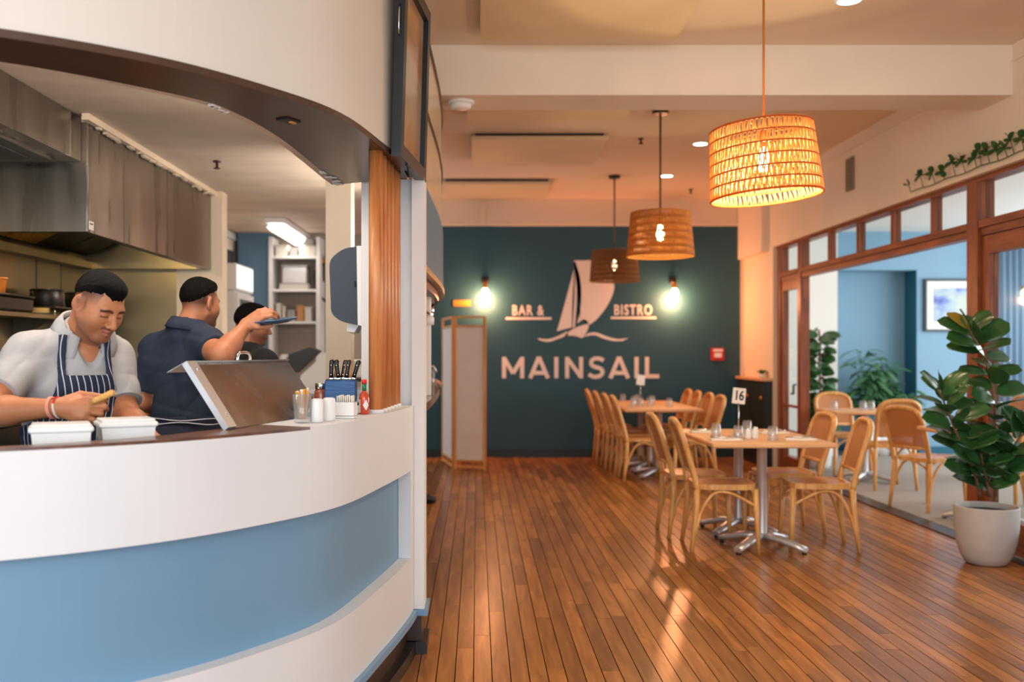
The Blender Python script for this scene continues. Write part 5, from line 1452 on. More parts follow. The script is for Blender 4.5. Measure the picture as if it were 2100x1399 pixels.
# knife block
kbp = Vector((-0.530, 3.80, CT))
kbx = thing('knife_block', 'blue knife block full of knives on the servery counter', 'knife block', kbp, 0.05)
MB().rbox((0, 0, 0.066), (0.120, 0.075, 0.132), None, 0.005).build('block', mat('block_blue', srgb(44, 88, 138), 0.5, noise=0.10, nscale=40, stretch=(0.3, 0.3, 3), bump=0.3, bscale=60), kbx)
MB().rbox((0, 0, 0.1335), (0.112, 0.067, 0.004), None, 0.001).build('slot_plate', MATS['black_frame'], kbx)
tan = mat('handle_tan', srgb(196, 148, 104), 0.5)
KN = [(-0.036, -0.015, 0.0, 0, 'black handled knife at the left end of the knife block'), (-0.022, 0.015, 0.03, 1, 'tan handled knife second from the left in the knife block'),
      (-0.006, -0.016, -0.18, 0, 'black handled knife leaning left in the middle of the knife block'), (0.004, 0.018, 0.15, 0, 'black handled knife at the back of the knife block'), (0.012, 0.008, 0.22, 1, 'tan handled knife leaning right in the knife block'),
      (0.022, -0.016, 0.12, 0, 'black handled knife right of the middle in the knife block'), (0.034, 0.0, 0.0, 1, 'tan handled knife near the right end of the knife block'), (0.048, 0.012, 0.25, 0, 'black handled knife leaning out at the right end of the knife block')]
for (dx, dy, tilt, tn, lab) in KN:
    R_ = Matrix.Rotation(0.05, 3, 'Z')
    t = thing('knife', lab, 'knife', kbp + R_ @ Vector((dx, dy, 0.1357)), 0.05, 'knives in the knife block'); t.rotation_euler = (0, tilt, 0.05)
    hm = tan if tn else MATS['black_plastic']
    MB().tube([(0, 0, 0.006), (0, 0, 0.03), (0.001, 0, 0.058), (0.003, 0, 0.070), (0.002, 0, 0.076)], [0.0085, 0.0075, 0.0085, 0.0095, 0.006], 10, flat=0.75, up=(1, 0, 0)).build('handle', hm, t)
    MB().rbox((0, 0, 0.003), (0.013, 0.006, 0.006), None, 0.001).build('bolster', MATS['chrome'], t)
    if not tn:
        for z in (0.018, 0.055): MB().lathe([(0.0026, 0), (0.0026, 0.0015), (0.001, 0.002)], (0, -0.0062, z), 8, Matrix.Rotation(PI / 2, 3, 'X')).build('rivet', MATS['chrome'], t)
# hot sauce
p = on_cap(747, 849.5)
t = thing('sauce_bottle', 'small hot sauce bottle with a red cap and green neck beside the battens', 'bottle', p)
MB().lathe([(0.018, 0.0), (0.0205, 0.003), (0.0205, 0.062), (0.017, 0.076), (0.009, 0.088), (0.008, 0.094)], seg=18).build('glass_body', mat('sauce_red', srgb(196, 70, 36), 0.12, coat=0.6), t)
MB().lathe([(0.0086, 0.0905), (0.0086, 0.118)], seg=16).build('neck_foil', mat('foil_green', srgb(40, 122, 78), 0.3, 0.3), t)
MB().lathe([(0.0098, 0.118), (0.0098, 0.132), (0.0085, 0.135)], seg=16).build('cap', mat('cap_red', srgb(222, 42, 34), 0.4), t)
sl_ = MB()
for k in range(6):
    a0, a1 = -PI / 2 - 0.15 + k * 0.2, -PI / 2 - 0.15 + (k + 1) * 0.2
    f0, f1 = 1 - abs(k - 3) / 3, 1 - abs(k + 1 - 3) / 3
    rr_ = 0.0209
    pts = [(rr_ * math.cos(a0), rr_ * math.sin(a0), 0.036 - 0.021 * f0), (rr_ * math.cos(a1), rr_ * math.sin(a1), 0.036 - 0.021 * f1), (rr_ * math.cos(a1), rr_ * math.sin(a1), 0.036 + 0.021 * f1), (rr_ * math.cos(a0), rr_ * math.sin(a0), 0.036 + 0.021 * f0)]
    sl_.add(pts + [(a * 0.97, b * 0.97, c) for a, b, c in pts], [(0, 1, 2, 3), (7, 6, 5, 4), (0, 4, 5, 1), (2, 6, 7, 3)])
sl_.build('diamond_label', MATS['white_plastic'], t)
MB().band([Vector((0.0209 * math.cos(a), 0.0209 * math.sin(a))) for a in (-2.9, -2.7, -2.5, -2.3)], [Vector((0.0203 * math.cos(a), 0.0203 * math.sin(a))) for a in (-2.9, -2.7, -2.5, -2.3)], 0.006, 0.058).build('side_label', MATS['white_plastic'], t)
# ------------------------------------------------------------------ people: signed distance fields turned into one continuous skin
class Field:
    def __init__(s, lo, hi, h):
        s.lo = np.array(lo, np.float32); s.h = h
        s.n = np.ceil((np.array(hi) - np.array(lo)) / h).astype(int) + 1
        s.D = np.full(s.n, 1.0, np.float32)
    def sub(s, lo, hi):
        a = np.clip(np.floor((np.array(lo) - s.lo) / s.h).astype(int), 0, s.n - 1)
        b = np.clip(np.ceil((np.array(hi) - s.lo) / s.h).astype(int) + 1, 0, s.n)
        if np.any(b - a < 2): return None
        ax = [s.lo[i] + s.h * np.arange(a[i], b[i], dtype=np.float32) for i in range(3)]
        return (slice(a[0], b[0]), slice(a[1], b[1]), slice(a[2], b[2])), np.meshgrid(*ax, indexing='ij', sparse=True)
    def op(s, lo, hi, fn, k=0.02, mode='u', pad=0.05):
        r = s.sub(np.array(lo) - pad, np.array(hi) + pad)
        if r is None: return
        sl, P = r
        d = fn(*P).astype(np.float32); A = s.D[sl]
        if mode == 'u':
            h = np.maximum(k - np.abs(A - d), 0) / max(k, 1e-6); s.D[sl] = np.minimum(A, d) - h * h * k * 0.25
        elif mode == 's':
            d = -d; h = np.maximum(k - np.abs(A - d), 0) / max(k, 1e-6); s.D[sl] = np.maximum(A, d) + h * h * k * 0.25
    def cone(s, a, b, ra, rb, k=0.02, mode='u'):
        a, b = np.array(a, np.float32), np.array(b, np.float32)
        ba = b - a; L2 = max(float(ba @ ba), 1e-9)
        def fn(x, y, z):
            px_, py_, pz_ = x - a[0], y - a[1], z - a[2]
            t = np.clip((px_ * ba[0] + py_ * ba[1] + pz_ * ba[2]) / L2, 0, 1)
            return np.sqrt((px_ - t * ba[0]) ** 2 + (py_ - t * ba[1]) ** 2 + (pz_ - t * ba[2]) ** 2) - (ra + (rb - ra) * t)
        m = max(ra, rb); s.op(np.minimum(a, b) - m, np.maximum(a, b) + m, fn, k, mode)
    def ell(s, c, R, rad, k=0.02, mode='u'):
        c = np.array(c, np.float32); R = np.array(R, np.float32); rad = np.array(rad, np.float32)
        def fn(x, y, z):
            q = [((x - c[0]) * R[0, i] + (y - c[1]) * R[1, i] + (z - c[2]) * R[2, i]) for i in range(3)]
            k0 = np.sqrt(sum((q[i] / rad[i]) ** 2 for i in range(3)))
            k1 = np.sqrt(sum((q[i] / rad[i] ** 2) ** 2 for i in range(3)))
            return k0 * (k0 - 1) / np.maximum(k1, 1e-6)
        m = rad.max(); s.op(c - m, c + m, fn, k, mode)
    def grid(s):
        return np.meshgrid(*[s.lo[i] + s.h * np.arange(s.n[i], dtype=np.float32) for i in range(3)], indexing='ij', sparse=True)
    def mesh(s, smooth=1):
        D = s.D; D = np.where(np.abs(D) < 1e-7, 1e-7, D)
        I = D < 0
        c = np.zeros([m - 1 for m in D.shape], np.int8)
        for dx in (0, 1):
            for dy in (0, 1):
                for dz_ in (0, 1):
                    c += I[dx:dx + c.shape[0], dy:dy + c.shape[1], dz_:dz_ + c.shape[2]]
        act = (c > 0) & (c < 8)
        idx = np.argwhere(act)
        ID = np.full(c.shape, -1, np.int32); ID[act] = np.arange(len(idx))
        acc = np.zeros((len(idx), 3)); cnt = np.zeros(len(idx))
        cor = [(x, y, z) for x in (0, 1) for y in (0, 1) for z in (0, 1)]
        for i in range(8):
            for ax in range(3):
                if cor[i][ax]: continue
                j = list(cor[i]); j[ax] = 1
                p = idx + cor[i]; q = idx + j
                d0 = D[p[:, 0], p[:, 1], p[:, 2]]; d1 = D[q[:, 0], q[:, 1], q[:, 2]]
                m = (d0 < 0) != (d1 < 0)
                t = np.where(m, d0 / np.where(m, d0 - d1, 1), 0)
                pos = p + t[:, None] * (np.array(j) - np.array(cor[i]))
                acc[m] += pos[m]; cnt[m] += 1
        V = acc / np.maximum(cnt, 1)[:, None]
        Fc = []
        for ax in range(3):
            u_, v_ = (ax + 1) % 3, (ax + 2) % 3
            s0 = [slice(None)] * 3; s1 = [slice(None)] * 3
            s0[ax] = slice(0, -1); s1[ax] = slice(1, None)
            ch = I[tuple(s0)] != I[tuple(s1)]
            e = np.argwhere(ch)
            e = e[(e[:, u_] > 0) & (e[:, v_] > 0) & (e[:, u_] < D.shape[u_] - 1) & (e[:, v_] < D.shape[v_] - 1)]
            ins = I[e[:, 0], e[:, 1], e[:, 2]]
            def cell(du, dv):
                w = e.copy(); w[:, u_] += du; w[:, v_] += dv
                return ID[w[:, 0], w[:, 1], w[:, 2]]
            q = np.stack([cell(-1, -1), cell(0, -1), cell(0, 0), cell(-1, 0)], 1)
            q[~ins] = q[~ins][:, ::-1]
            Fc.append(q)
        F = np.concatenate(Fc); F = F[(F >= 0).all(1)]
        for _ in range(smooth):      # gentle Laplacian smoothing
            S_ = np.zeros_like(V); n_ = np.zeros(len(V))
            for a in range(4):
                b = (a + 1) % 4
                np.add.at(S_, F[:, a], V[F[:, b]]); np.add.at(S_, F[:, b], V[F[:, a]])
                np.add.at(n_, F[:, a], 1); np.add.at(n_, F[:, b], 1)
            V = V * 0.45 + 0.55 * S_ / np.maximum(n_, 1)[:, None]
        return V * s.h + s.lo, F

def to_obj(name, V, F, m, parent, col=None, uvs=None):
    me = bpy.data.meshes.new(name)
    me.vertices.add(len(V)); me.vertices.foreach_set('co', V.astype(np.float32).ravel())
    me.loops.add(len(F) * 4); me.loops.foreach_set('vertex_index', F.astype(np.int32).ravel())
    me.polygons.add(len(F)); me.polygons.foreach_set('loop_start', np.arange(0, len(F) * 4, 4, dtype=np.int32))
    me.polygons.foreach_set('use_smooth', np.ones(len(F), bool))
    me.update(calc_edges=True); me.validate()
    if col is not None:
        a = me.attributes.new('tint', 'FLOAT_COLOR', 'POINT')
        a.data.foreach_set('color', np.concatenate([col, np.ones((len(V), 1))], 1).astype(np.float32).ravel())
    if uvs is not None:
        a = me.attributes.new('stripe', 'FLOAT', 'POINT'); a.data.foreach_set('value', uvs.astype(np.float32))
    me.materials.append(m)
    o = bpy.data.objects.new(name, me); COL.objects.link(o); o.parent = parent
    return o

def U(v): v = np.array(v, float); return v / np.linalg.norm(v)
def head_frame(yaw_dir, pitch, roll):
    """columns: his right, forward, up. yaw_dir = world direction faced; pitch down positive; roll towards his right positive"""
    f = U([yaw_dir[0], yaw_dir[1], 0]); r = np.array([f[1], -f[0], 0]); up = np.array([0, 0, 1.0])
    f2 = f * math.cos(pitch) - up * math.sin(pitch); u2 = up * math.cos(pitch) + f * math.sin(pitch)
    r2 = r * math.cos(roll) - u2 * math.sin(roll); u3 = u2 * math.cos(roll) + r * math.sin(roll)
    return np.stack([r2, f2, u3], 1)

def carve_head(B, c, R, fat=0.0, neck=None, sc=0.94):
    c = np.array(c)
    B0 = B
    class Sc:      # the template is drawn at full size, sc shrinks it
        def ell(s, p, Rr, rad, k=0.02, mode='u'): B0.ell(p, Rr, np.array(rad) * sc, k * sc, mode)
        def cone(s, a, b, ra, rb, k=0.02, mode='u'): B0.cone(a, b, ra * sc, rb * sc, k * sc, mode)
    B = Sc()
    W = lambda x, y, z: c + R @ np.array([x, y, z]) * sc
    B.ell(W(0, -0.014, 0.030), R, (0.075, 0.096, 0.086), 0.02)
    B.ell(W(0, 0.030, -0.030), R, (0.060 + fat, 0.060, 0.082), 0.03)
    for s in (-1, 1):
        B.cone(W(s * (0.050 + fat), 0.004, -0.050), W(s * 0.020, 0.066, -0.094), 0.022 + fat * .5, 0.018, 0.03)
        B.ell(W(s * (0.038 + fat * .6), 0.050, -0.030), R, (0.026, 0.030, 0.034), 0.025)
    B.ell(W(0, 0.074, -0.098), R, (0.024, 0.018, 0.016), 0.022)
    B.cone(W(-0.034, 0.074, 0.020), W(0.034, 0.074, 0.020), 0.0135, 0.0135, 0.018)
    for s in (-1, 1): B.cone(W(s * 0.020, 0.094, 0.001), W(s * 0.044, 0.086, 0.0), 0.011, 0.008, 0.012, 's')
    for s in (-1, 1):
        B.ell(W(s * 0.032, 0.073, -0.001), R, (0.0155, 0.0145, 0.0125), 0.004)
    B.cone(W(0, 0.086, 0.010), W(0, 0.107, -0.030), 0.0075, 0.0115, 0.012)
    B.ell(W(0, 0.110, -0.034), R, (0.0125, 0.0115, 0.0105), 0.006)
    for s in (-1, 1):
        B.ell(W(s * 0.0135, 0.098, -0.038), R, (0.009, 0.011, 0.0085), 0.005)
        B.cone(W(s * 0.007, 0.106, -0.046), W(s * 0.0075, 0.103, -0.044), 0.0035, 0.003, 0.003, 's')
    B.cone(W(-0.019, 0.081, -0.0635), W(0, 0.093, -0.060), 0.0055, 0.0070, 0.006)
    B.cone(W(0.019, 0.081, -0.0635), W(0, 0.093, -0.060), 0.0055, 0.0070, 0.006)
    B.cone(W(-0.016, 0.081, -0.072), W(0, 0.091, -0.073), 0.0060, 0.0082, 0.006)
    B.cone(W(0.016, 0.081, -0.072), W(0, 0.091, -0.073), 0.0060, 0.0082, 0.006)
    B.cone(W(-0.021, 0.087, -0.0665), W(0, 0.102, -0.0660), 0.0022, 0.0022, 0.003, 's')
    B.cone(W(0.021, 0.087, -0.0665), W(0, 0.102, -0.0660), 0.0022, 0.0022, 0.003, 's')
    for s in (-1, 1):      # ears
        Re = R @ np.array(Matrix.Rotation(s * 0.45, 3, 'Z') @ Matrix.Rotation(-0.15, 3, 'X'))
        B.ell(W(s * 0.080, -0.016, -0.004), Re, (0.0095, 0.020, 0.033), 0.006)
        B.ell(W(s * 0.077, -0.012, -0.032), Re, (0.008, 0.010, 0.011), 0.006)
        B.ell(W(s * 0.0925, -0.010, 0.002), Re, (0.0075, 0.0105, 0.020), 0.004, 's')
    if neck is not None:
        B.cone(W(0, -0.030, -0.045), neck, 0.053 + fat, 0.060 + fat, 0.025)
        B.cone(W(0, 0.02, -0.085), np.array(neck) * 0.5 + W(0, 0.01, -0.1) * 0.5, 0.035, 0.04, 0.03)

def tint_head(V, col, c, R, skin, dark_stubble=0.75, sc=0.94):
    """natural colours of the face: brows, lips, lashes, stubble, warm ears; also painted shade in the creases and ear hollows"""
    q = (V - np.array(c)) @ R / sc
    x, y, z = q[:, 0], q[:, 1], q[:, 2]; ax = np.abs(x)
    near = (np.abs(x) < 0.11) & (np.abs(y) < 0.14) & (np.abs(z) < 0.15)
    def blend(mask, k):
        m = np.clip(mask, 0, 1)[:, None] * near[:, None]
        col[:] = col * (1 - m) + np.array(k) * m
    sk = np.array(skin)
    g = lambda a, w: np.exp(-(a / w) ** 2)
    jaw = 1 / (1 + np.exp((z + 0.058 - 0.25 * np.clip(ax - 0.03, 0, 0.05)) / 0.009)) * (y > -0.012)
    mous = g(z + 0.0525, 0.006) * (ax < 0.028) * (y > 0.06)
    blend(np.clip(jaw * 0.8 + mous, 0, 1) * 0.92, sk * dark_stubble * np.array([0.62, 0.60, 0.66]))
    blend(g(z - (0.020 - 18 * (ax - 0.03) ** 2), 0.0048) * ((ax > 0.011) & (ax < 0.053)) * (y > 0.03) * 1.3, sk * 0.10)
    blend((g(z + 0.0065 + 6 * (ax - 0.032) ** 2, 0.0022) * ((ax > 0.017) & (ax < 0.048)) * (y > 0.05)), sk * 0.08)
    blend(g(z - 0.010, 0.0026) * ((ax > 0.018) & (ax < 0.047)) * (y > 0.05) * 0.5, sk * 0.4)  # shade of the upper lid crease, painted into the skin colour
    blend(g(z + 0.0665, 0.0098) * (ax < 0.021) * (y > 0.082) * 0.85, np.array(srgb(176, 96, 82)))
    blend(g(z + 0.0665, 0.0016) * (ax < 0.02) * (y > 0.07) * 0.9, sk * 0.18)  # shade of the mouth crease, painted as a dark line
    blend((ax > 0.079) * (np.abs(z) < 0.05) * 0.25, np.array(srgb(200, 110, 86)))
    blend((ax > 0.080) * np.exp(-((y + 0.010) / 0.008) ** 2 - ((z - 0.001) / 0.013) ** 2) * 0.75, sk * 0.32)  # shade of the ear hollow, painted since the carving is shallow
    # short sides fading into the hair
    fade = np.clip((z - (-0.012 + np.clip(y, 0, 0.06) * 0.6)) / 0.05, 0, 1) * (y < 0.052) * (ax > 0.045)
    burn = np.clip((z + 0.034) / 0.03, 0, 1) * np.exp(-((y - 0.012) / 0.009) ** 2) * (ax > 0.05)
    fade = np.maximum(fade, burn * 0.7)
    side = ((y < -0.005) & (z > -0.060)) * np.clip((z + 0.060) / 0.05, 0, 1)
    blend(np.clip(np.maximum(fade, side) * 0.9, 0, 1) * (1 - np.clip((ax - 0.080) / 0.004, 0, 1)), sk * 0.14)
    return col

def hair_obj(c, R, parent, m, h=0.004, thick=0.009, name='hair', sc=0.94):
    c = np.array(c); W = lambda x, y, z: c + R @ np.array([x, y, z]) * sc
    Hh = Field(c - 0.17, c + 0.17, h)
    Hh.ell(W(0, -0.014, 0.030), R, np.array((0.075 + thick * .45, 0.096 + thick * .5, 0.086 + thick)) * sc, 0.02)
    Hh.ell(W(0, 0.026, 0.084), R, np.array((0.054, 0.050, 0.026)) * sc, 0.03)
    x, y, z = Hh.grid()
    q = [((x - c[0]) * R[0, i] + (y - c[1]) * R[1, i] + (z - c[2]) * R[2, i]) / sc for i in range(3)]
    ax = np.abs(q[0])
    # hairline height by distance from front to back
    zl = np.interp(np.broadcast_to(q[1], Hh.D.shape), [-0.12, -0.09, -0.05, -0.02, 0.01, 0.035, 0.055, 0.075, 0.1], [-0.030, -0.024, 0.0, 0.022, 0.034, 0.042, 0.053, 0.056, 0.054])
    zl = zl + 0.024 * np.clip((ax - 0.022) / 0.03, 0, 1) * np.clip((q[1] - 0.02) / 0.03, 0, 1)
    nz = 0.0013 * np.sin(q[0] * 520 + 7 * np.sin(q[1] * 60 + q[0] * 40)) * np.sin(q[1] * 150 + 3 * np.sin(q[0] * 110)) + 0.0012 * np.sin(q[1] * 210 + q[0] * 330 + 3 * np.sin(q[2] * 120))
    # the lower edge thins out to nothing
    thin = np.clip(1 - (q[2] - zl) / 0.045, 0, 1) ** 2 * np.interp(np.broadcast_to(q[1], Hh.D.shape), [0.02, 0.06], [0.0095, 0.0045])
    Hh.D = np.maximum(Hh.D + nz + thin * sc, (zl - q[2]) * 0.8 + nz * 3.0).astype(np.float32)
    V, F = Hh.mesh(1)
    return to_obj(name, V, F, m, parent)

def hand(B, w, d, n, s, curl, spread=1.0, thumb=(0.6, 0.5), sz=1.0, k=0.006):
    """w wrist, d finger direction, n back-of-hand normal, s towards the thumb; curl = bend per joint (3 values)"""
    d, n, s = U(d), U(n), U(s); R = np.stack([d, n, s], 1); w = np.array(w)
    P = lambda a, b, c_: w + (d * a + n * b + s * c_) * sz
    B.ell(P(0.048, 0, -0.002), R, (0.052 * sz, 0.0165 * sz, 0.040 * sz), 0.02)
    B.cone(P(0.0, 0, 0), P(0.04, 0, 0), 0.026 * sz, 0.024 * sz, 0.02)
    L = [(0.043, 0.026, 0.021), (0.047, 0.030, 0.022), (0.043, 0.028, 0.021), (0.034, 0.021, 0.019)]
    tips = []
    for i in range(4):
        o = (0.0285 - 0.019 * i); a0 = P(0.088 - 0.004 * abs(i - 1) - (0.006 if i == 3 else 0), 0.004, o)
        B.cone(P(0.05, 0.002, o * 0.8), a0, 0.011 * sz, 0.0108 * sz, 0.010)
        ang = 0; p = a0; r0 = (0.0098, 0.0102, 0.0098, 0.0085)[i]
        for j in range(3):
            ang += curl[j] * (1 + 0.06 * i)
            v_ = d * math.cos(ang) - n * math.sin(ang) + s * (0.10 - 0.07 * i) * spread * (1 if j == 0 else 0)
            q = p + U(v_) * L[i][j] * sz
            B.cone(p, q, r0 * sz, r0 * 0.9 * sz, k if j else 0.007)
            p = q; r0 *= 0.9
        tips.append(p)
    t0 = P(0.018, -0.004, 0.026); t1 = P(0.048, -0.010 - 0.012 * thumb[1], 0.047)
    t2 = t1 + U(d * thumb[0] + s * (1 - thumb[0]) * 0.35 - n * thumb[1]) * 0.034 * sz
    t3 = t2 + U(d * (thumb[0] + 0.25) - s * 0.05 - n * thumb[1] * 0.8) * 0.029 * sz
    B.cone(t0, t1, 0.0165 * sz, 0.0125 * sz, 0.014); B.cone(t1, t2, 0.0115 * sz, 0.0105 * sz, 0.005); B.cone(t2, t3, 0.0108 * sz, 0.0088 * sz, 0.004)
    return tips, t3

def torso(B, J, g=0.0, k=0.05, arms=True, w=1.0):
    """chest, belly and hips between the given joints; g inflates for clothing"""
    r, f = J['r'], J['f']; up = np.array([0, 0, 1.0]); R = np.stack([r, f, up], 1)
    P0, C0, N = np.array(J['pelvis']), np.array(J['chest']), np.array(J['neck'])
    ax = U(N - P0); f2 = U(f - ax * (f @ ax)); R = np.stack([np.cross(f2, ax), f2, ax], 1)
    mid = P0 * 0.5 + C0 * 0.5
    B.ell(P0, R, (0.178 * w + g, 0.125 + g, 0.14), k)
    B.ell(mid, R, (0.165 * w + g, 0.122 + g + J.get('belly', 0), 0.17), k)
    B.ell(C0, R, (0.165 * w + g, 0.115 + g, 0.19), k)
    for s_ in ('R', 'L'):
        S_ = np.array(J['S' + s_])
        B.cone(C0 * 0.35 + S_ * 0.65 + np.array([0, 0, -0.05]), S_, 0.085 + g, 0.062 + g, k)
        B.cone(N - np.array([0, 0, 0.004]), S_ + np.array([0, 0, 0.012]), 0.046 + g, 0.050 + g, 0.03)
    B.cone(C0, N, 0.09 + g, 0.062 + g, k)

def arm(B, S_, E_, W_, g=0.0, upto=None, fat=0.0):
    S_, E_, W_ = map(np.array, (S_, E_, W_))
    if upto is None:
        B.cone(S_, E_, 0.056 + g + fat, 0.044 + g + fat, 0.02)
        m = E_ * 0.65 + W_ * 0.35
        B.cone(E_, m, 0.043 + g + fat, 0.042 + g + fat, 0.02); B.cone(m, W_, 0.041 + g + fat, 0.0265 + g, 0.02)
    else:
        e = S_ + (E_ - S_) * upto
        B.cone(S_, e, 0.062 + g + fat, 0.056 + g + fat, 0.03)

def cut_sleeve(Fd, S_, E_, t, rad=0.13, reach=0.5):
    """trim a sleeve square at fraction t of the upper arm"""
    S_, E_ = np.array(S_), np.array(E_); d = U(E_ - S_); p = S_ + (E_ - S_) * t
    def fn(x, y, z):
        a = (x - p[0]) * d[0] + (y - p[1]) * d[1] + (z - p[2]) * d[2]
        rx, ry, rz = (x - p[0]) - a * d[0], (y - p[1]) - a * d[1], (z - p[2]) - a * d[2]
        rr = np.sqrt(rx ** 2 + ry ** 2 + rz ** 2)
        return np.maximum(np.maximum(-a, rr - rad), a - reach)
    q = p + d * reach * 0.5
    Fd.op(p - rad, p + rad, fn, 0.003, 's', 0.0)

def folds(Fd, amp, seed, dirs):
    x, y, z = Fd.grid(); rs = np.random.RandomState(seed)
    t = 0
    for (kx, ky, kz, a) in dirs:
        ph = rs.rand() * 6.28
        t = t + a * (1.1 - 2.2 * np.abs(np.sin(0.5 * (kx * x + ky * y + kz * z) + ph + 0.9 * np.sin(0.6 * kz * z + 0.5 * kx * x + ph))) ** 0.7)
    Fd.D += (amp * t).astype(np.float32)

def legs(name, J, m, shoe, parent, hem=0.03, h=0.012):
    P0 = np.array(J['pelvis']); r, f = J['r'], J['f']
    lo = P0 - np.array([0.42, 0.42, 10]); lo[2] = 0.03; hi = P0 + np.array([0.42, 0.42, 0.13])
    T = Field(lo, hi, h)
    R = np.stack([r, f, np.array([0, 0, 1.0])], 1)
    T.ell(P0 + np.array([0, 0, 0.0]), R, (0.180, 0.130, 0.13), 0.05)
    for s_, st in ((1, J.get('stR', 0.03)), (-1, J.get('stL', -0.03))):
        hp_ = P0 + r * 0.095 * s_ - np.array([0, 0, 0.06]); an = np.array([*(P0 + r * 0.12 * s_ + f * st)[:2], 0.06]); kn = hp_ * 0.5 + an * 0.5 + f * 0.02
        T.cone(hp_, kn, 0.095, 0.072, 0.03); T.cone(kn, an, 0.072, 0.058, 0.02)
        sh = MB(); ft = U(f + r * 0.15 * s_)
        heel, toe = an - ft * 0.06, an + ft * 0.19
        sh.tube([(*heel[:2], 0.045), (*(an)[:2], 0.055), (*(an + ft * 0.10)[:2], 0.042), (*toe[:2], 0.03)], [0.036, 0.046, 0.044, 0.028], 12)
        sh.build('shoe', shoe, parent)
    V, F = T.mesh(1); to_obj(name, V, F, m, parent)

def collar(name, N, up, f, m, parent, r0=0.070, h_=0.036, drop=0.034, opening=0.5, yaw=0.0, point=0.03):
    """folded shirt collar: a sheet standing round the neck and turned down outside"""
    N = np.array(N); up = U(up); f = U(np.array(f) - up * (np.array(f) @ up)); r = np.cross(f, up)
    n = 40; v = []
    for i in range(n + 1):
        a = opening + (2 * PI - 2 * opening) * i / n      # from front round the back to front
        c_, s_ = math.cos(a), math.sin(a)
        dr = f * c_ + r * s_
        ft = max(0.0, c_)          # 1 at the front
        z0 = -0.010 - 0.030 * ft; zt = h_ * (1 - 0.55 * ft) - 0.012 * ft
        zb = zt - drop - 0.018 - point * max(0, (ft - 0.45)) * 1.6
        for (rr, z) in ((r0 + 0.002, z0), (r0, zt - 0.006), (r0 + 0.004, zt), (r0 + 0.010, zt - 0.003), (r0 + 0.024 + 0.012 * ft, (zt + zb) * 0.5), (r0 + 0.034 + 0.016 * ft, zb), (r0 + 0.030 + 0.016 * ft, zb - 0.002), (r0 + 0.012, zt - 0.016)):
            v.append(N + dr * rr + up * z)
    f_ = []; K = 8
    for i in range(n):
        for j in range(K):
            j2 = (j + 1) % K; f_.append((i * K + j, i * K + j2, (i + 1) * K + j2, (i + 1) * K + j))
    f_ += [tuple(range(K)), tuple(reversed(range(n * K, n * K + K)))]
    return MB().add(v, f_, True).build(name, m, parent)

skin_m = mat('skin', (0.5, 0.3, 0.2), 0.48, noise=0.05, nscale=40, attr='tint', sub=0.12, bump=0.03, bscale=500)
hair_m = mat('hair_black', srgb(12, 10, 9), 0.7, noise=0.3, nscale=120, bump=0.5, bscale=330, spec=0.08)
grey_m = mat('polo_grey', srgb(172, 170, 170), 0.85, noise=0.03, nscale=20, bump=0.12, bscale=420)
navy_m = mat('polo_navy', srgb(28, 39, 58), 0.85, noise=0.06, nscale=14, bump=0.12, bscale=420)
black_m = mat('cloth_black', srgb(24, 24, 28), 0.85, bump=0.1, bscale=300)
trouser_m = mat('trousers', srgb(30, 30, 36), 0.85)
shoe_m = mat('shoe_dark', srgb(22, 24, 32), 0.5)

# ---- the cook in grey at the servery
f = np.array([0.63, -0.776, 0]); r = np.array([f[1], -f[0], 0])
J1 = dict(r=r, f=f, pelvis=(-1.430, 3.50, 0.93), chest=(-1.405, 3.435, 1.205), neck=(-1.372, 3.405, 1.412), SR=(-1.520, 3.315, 1.342), SL=(-1.322, 3.525, 1.335), belly=0.010)
E_R, W_R = (-1.575, 3.105, 1.168), (-1.305, 3.035, 1.187)
E_L, W_L = (-1.232, 3.42, 1.135), (-1.078, 3.19, 1.088)
HC = np.array([-1.290, 3.330, 1.522]); HR = head_frame((0.875, -0.485), 0.54, -0.04)
cook = thing('person', 'cook in a grey polo shirt and striped apron holding a pastry roll', 'person', (-1.425, 3.50, 0))
cook.location = (0, 0, 0)
B = Field((-1.72, 2.95, 0.80), (-0.90, 3.75, 1.68), 0.0031)
torso(B, J1, 0.0); arm(B, J1['SR'], E_R, W_R, fat=0.004); arm(B, J1['SL'], E_L, W_L, fat=0.004)
carve_head(B, HC, HR, 0.006, J1['neck'])
dh, nh, shd = (0.985, -0.06, -0.03), (-0.10, -0.94, 0.30), (0.05, 0.28, 0.95)
tips, tt = hand(B, np.array(W_R) + np.array([0.012, -0.003, 0.0]), dh, nh, shd, (0.42, 1.35, 0.9), thumb=(0.93, 0.30))
hand(B, np.array(W_L) + np.array([0.01, -0.015, -0.006]), (0.62, -0.72, -0.18), (0.35, 0.0, 0.94), (-0.75, -0.62, 0.1), (0.25, 0.3, 0.2), thumb=(0.6, 0.2))
V, F = B.mesh(1)
SK1 = srgb(188, 122, 84)
col = np.tile(np.array(SK1), (len(V), 1)); tint_head(V, col, HC, HR, SK1)
to_obj('body', V, F, skin_m, cook, col)
hair_obj(HC, HR, cook, hair_m)
legs('trousers', J1, trouser_m, shoe_m, cook)
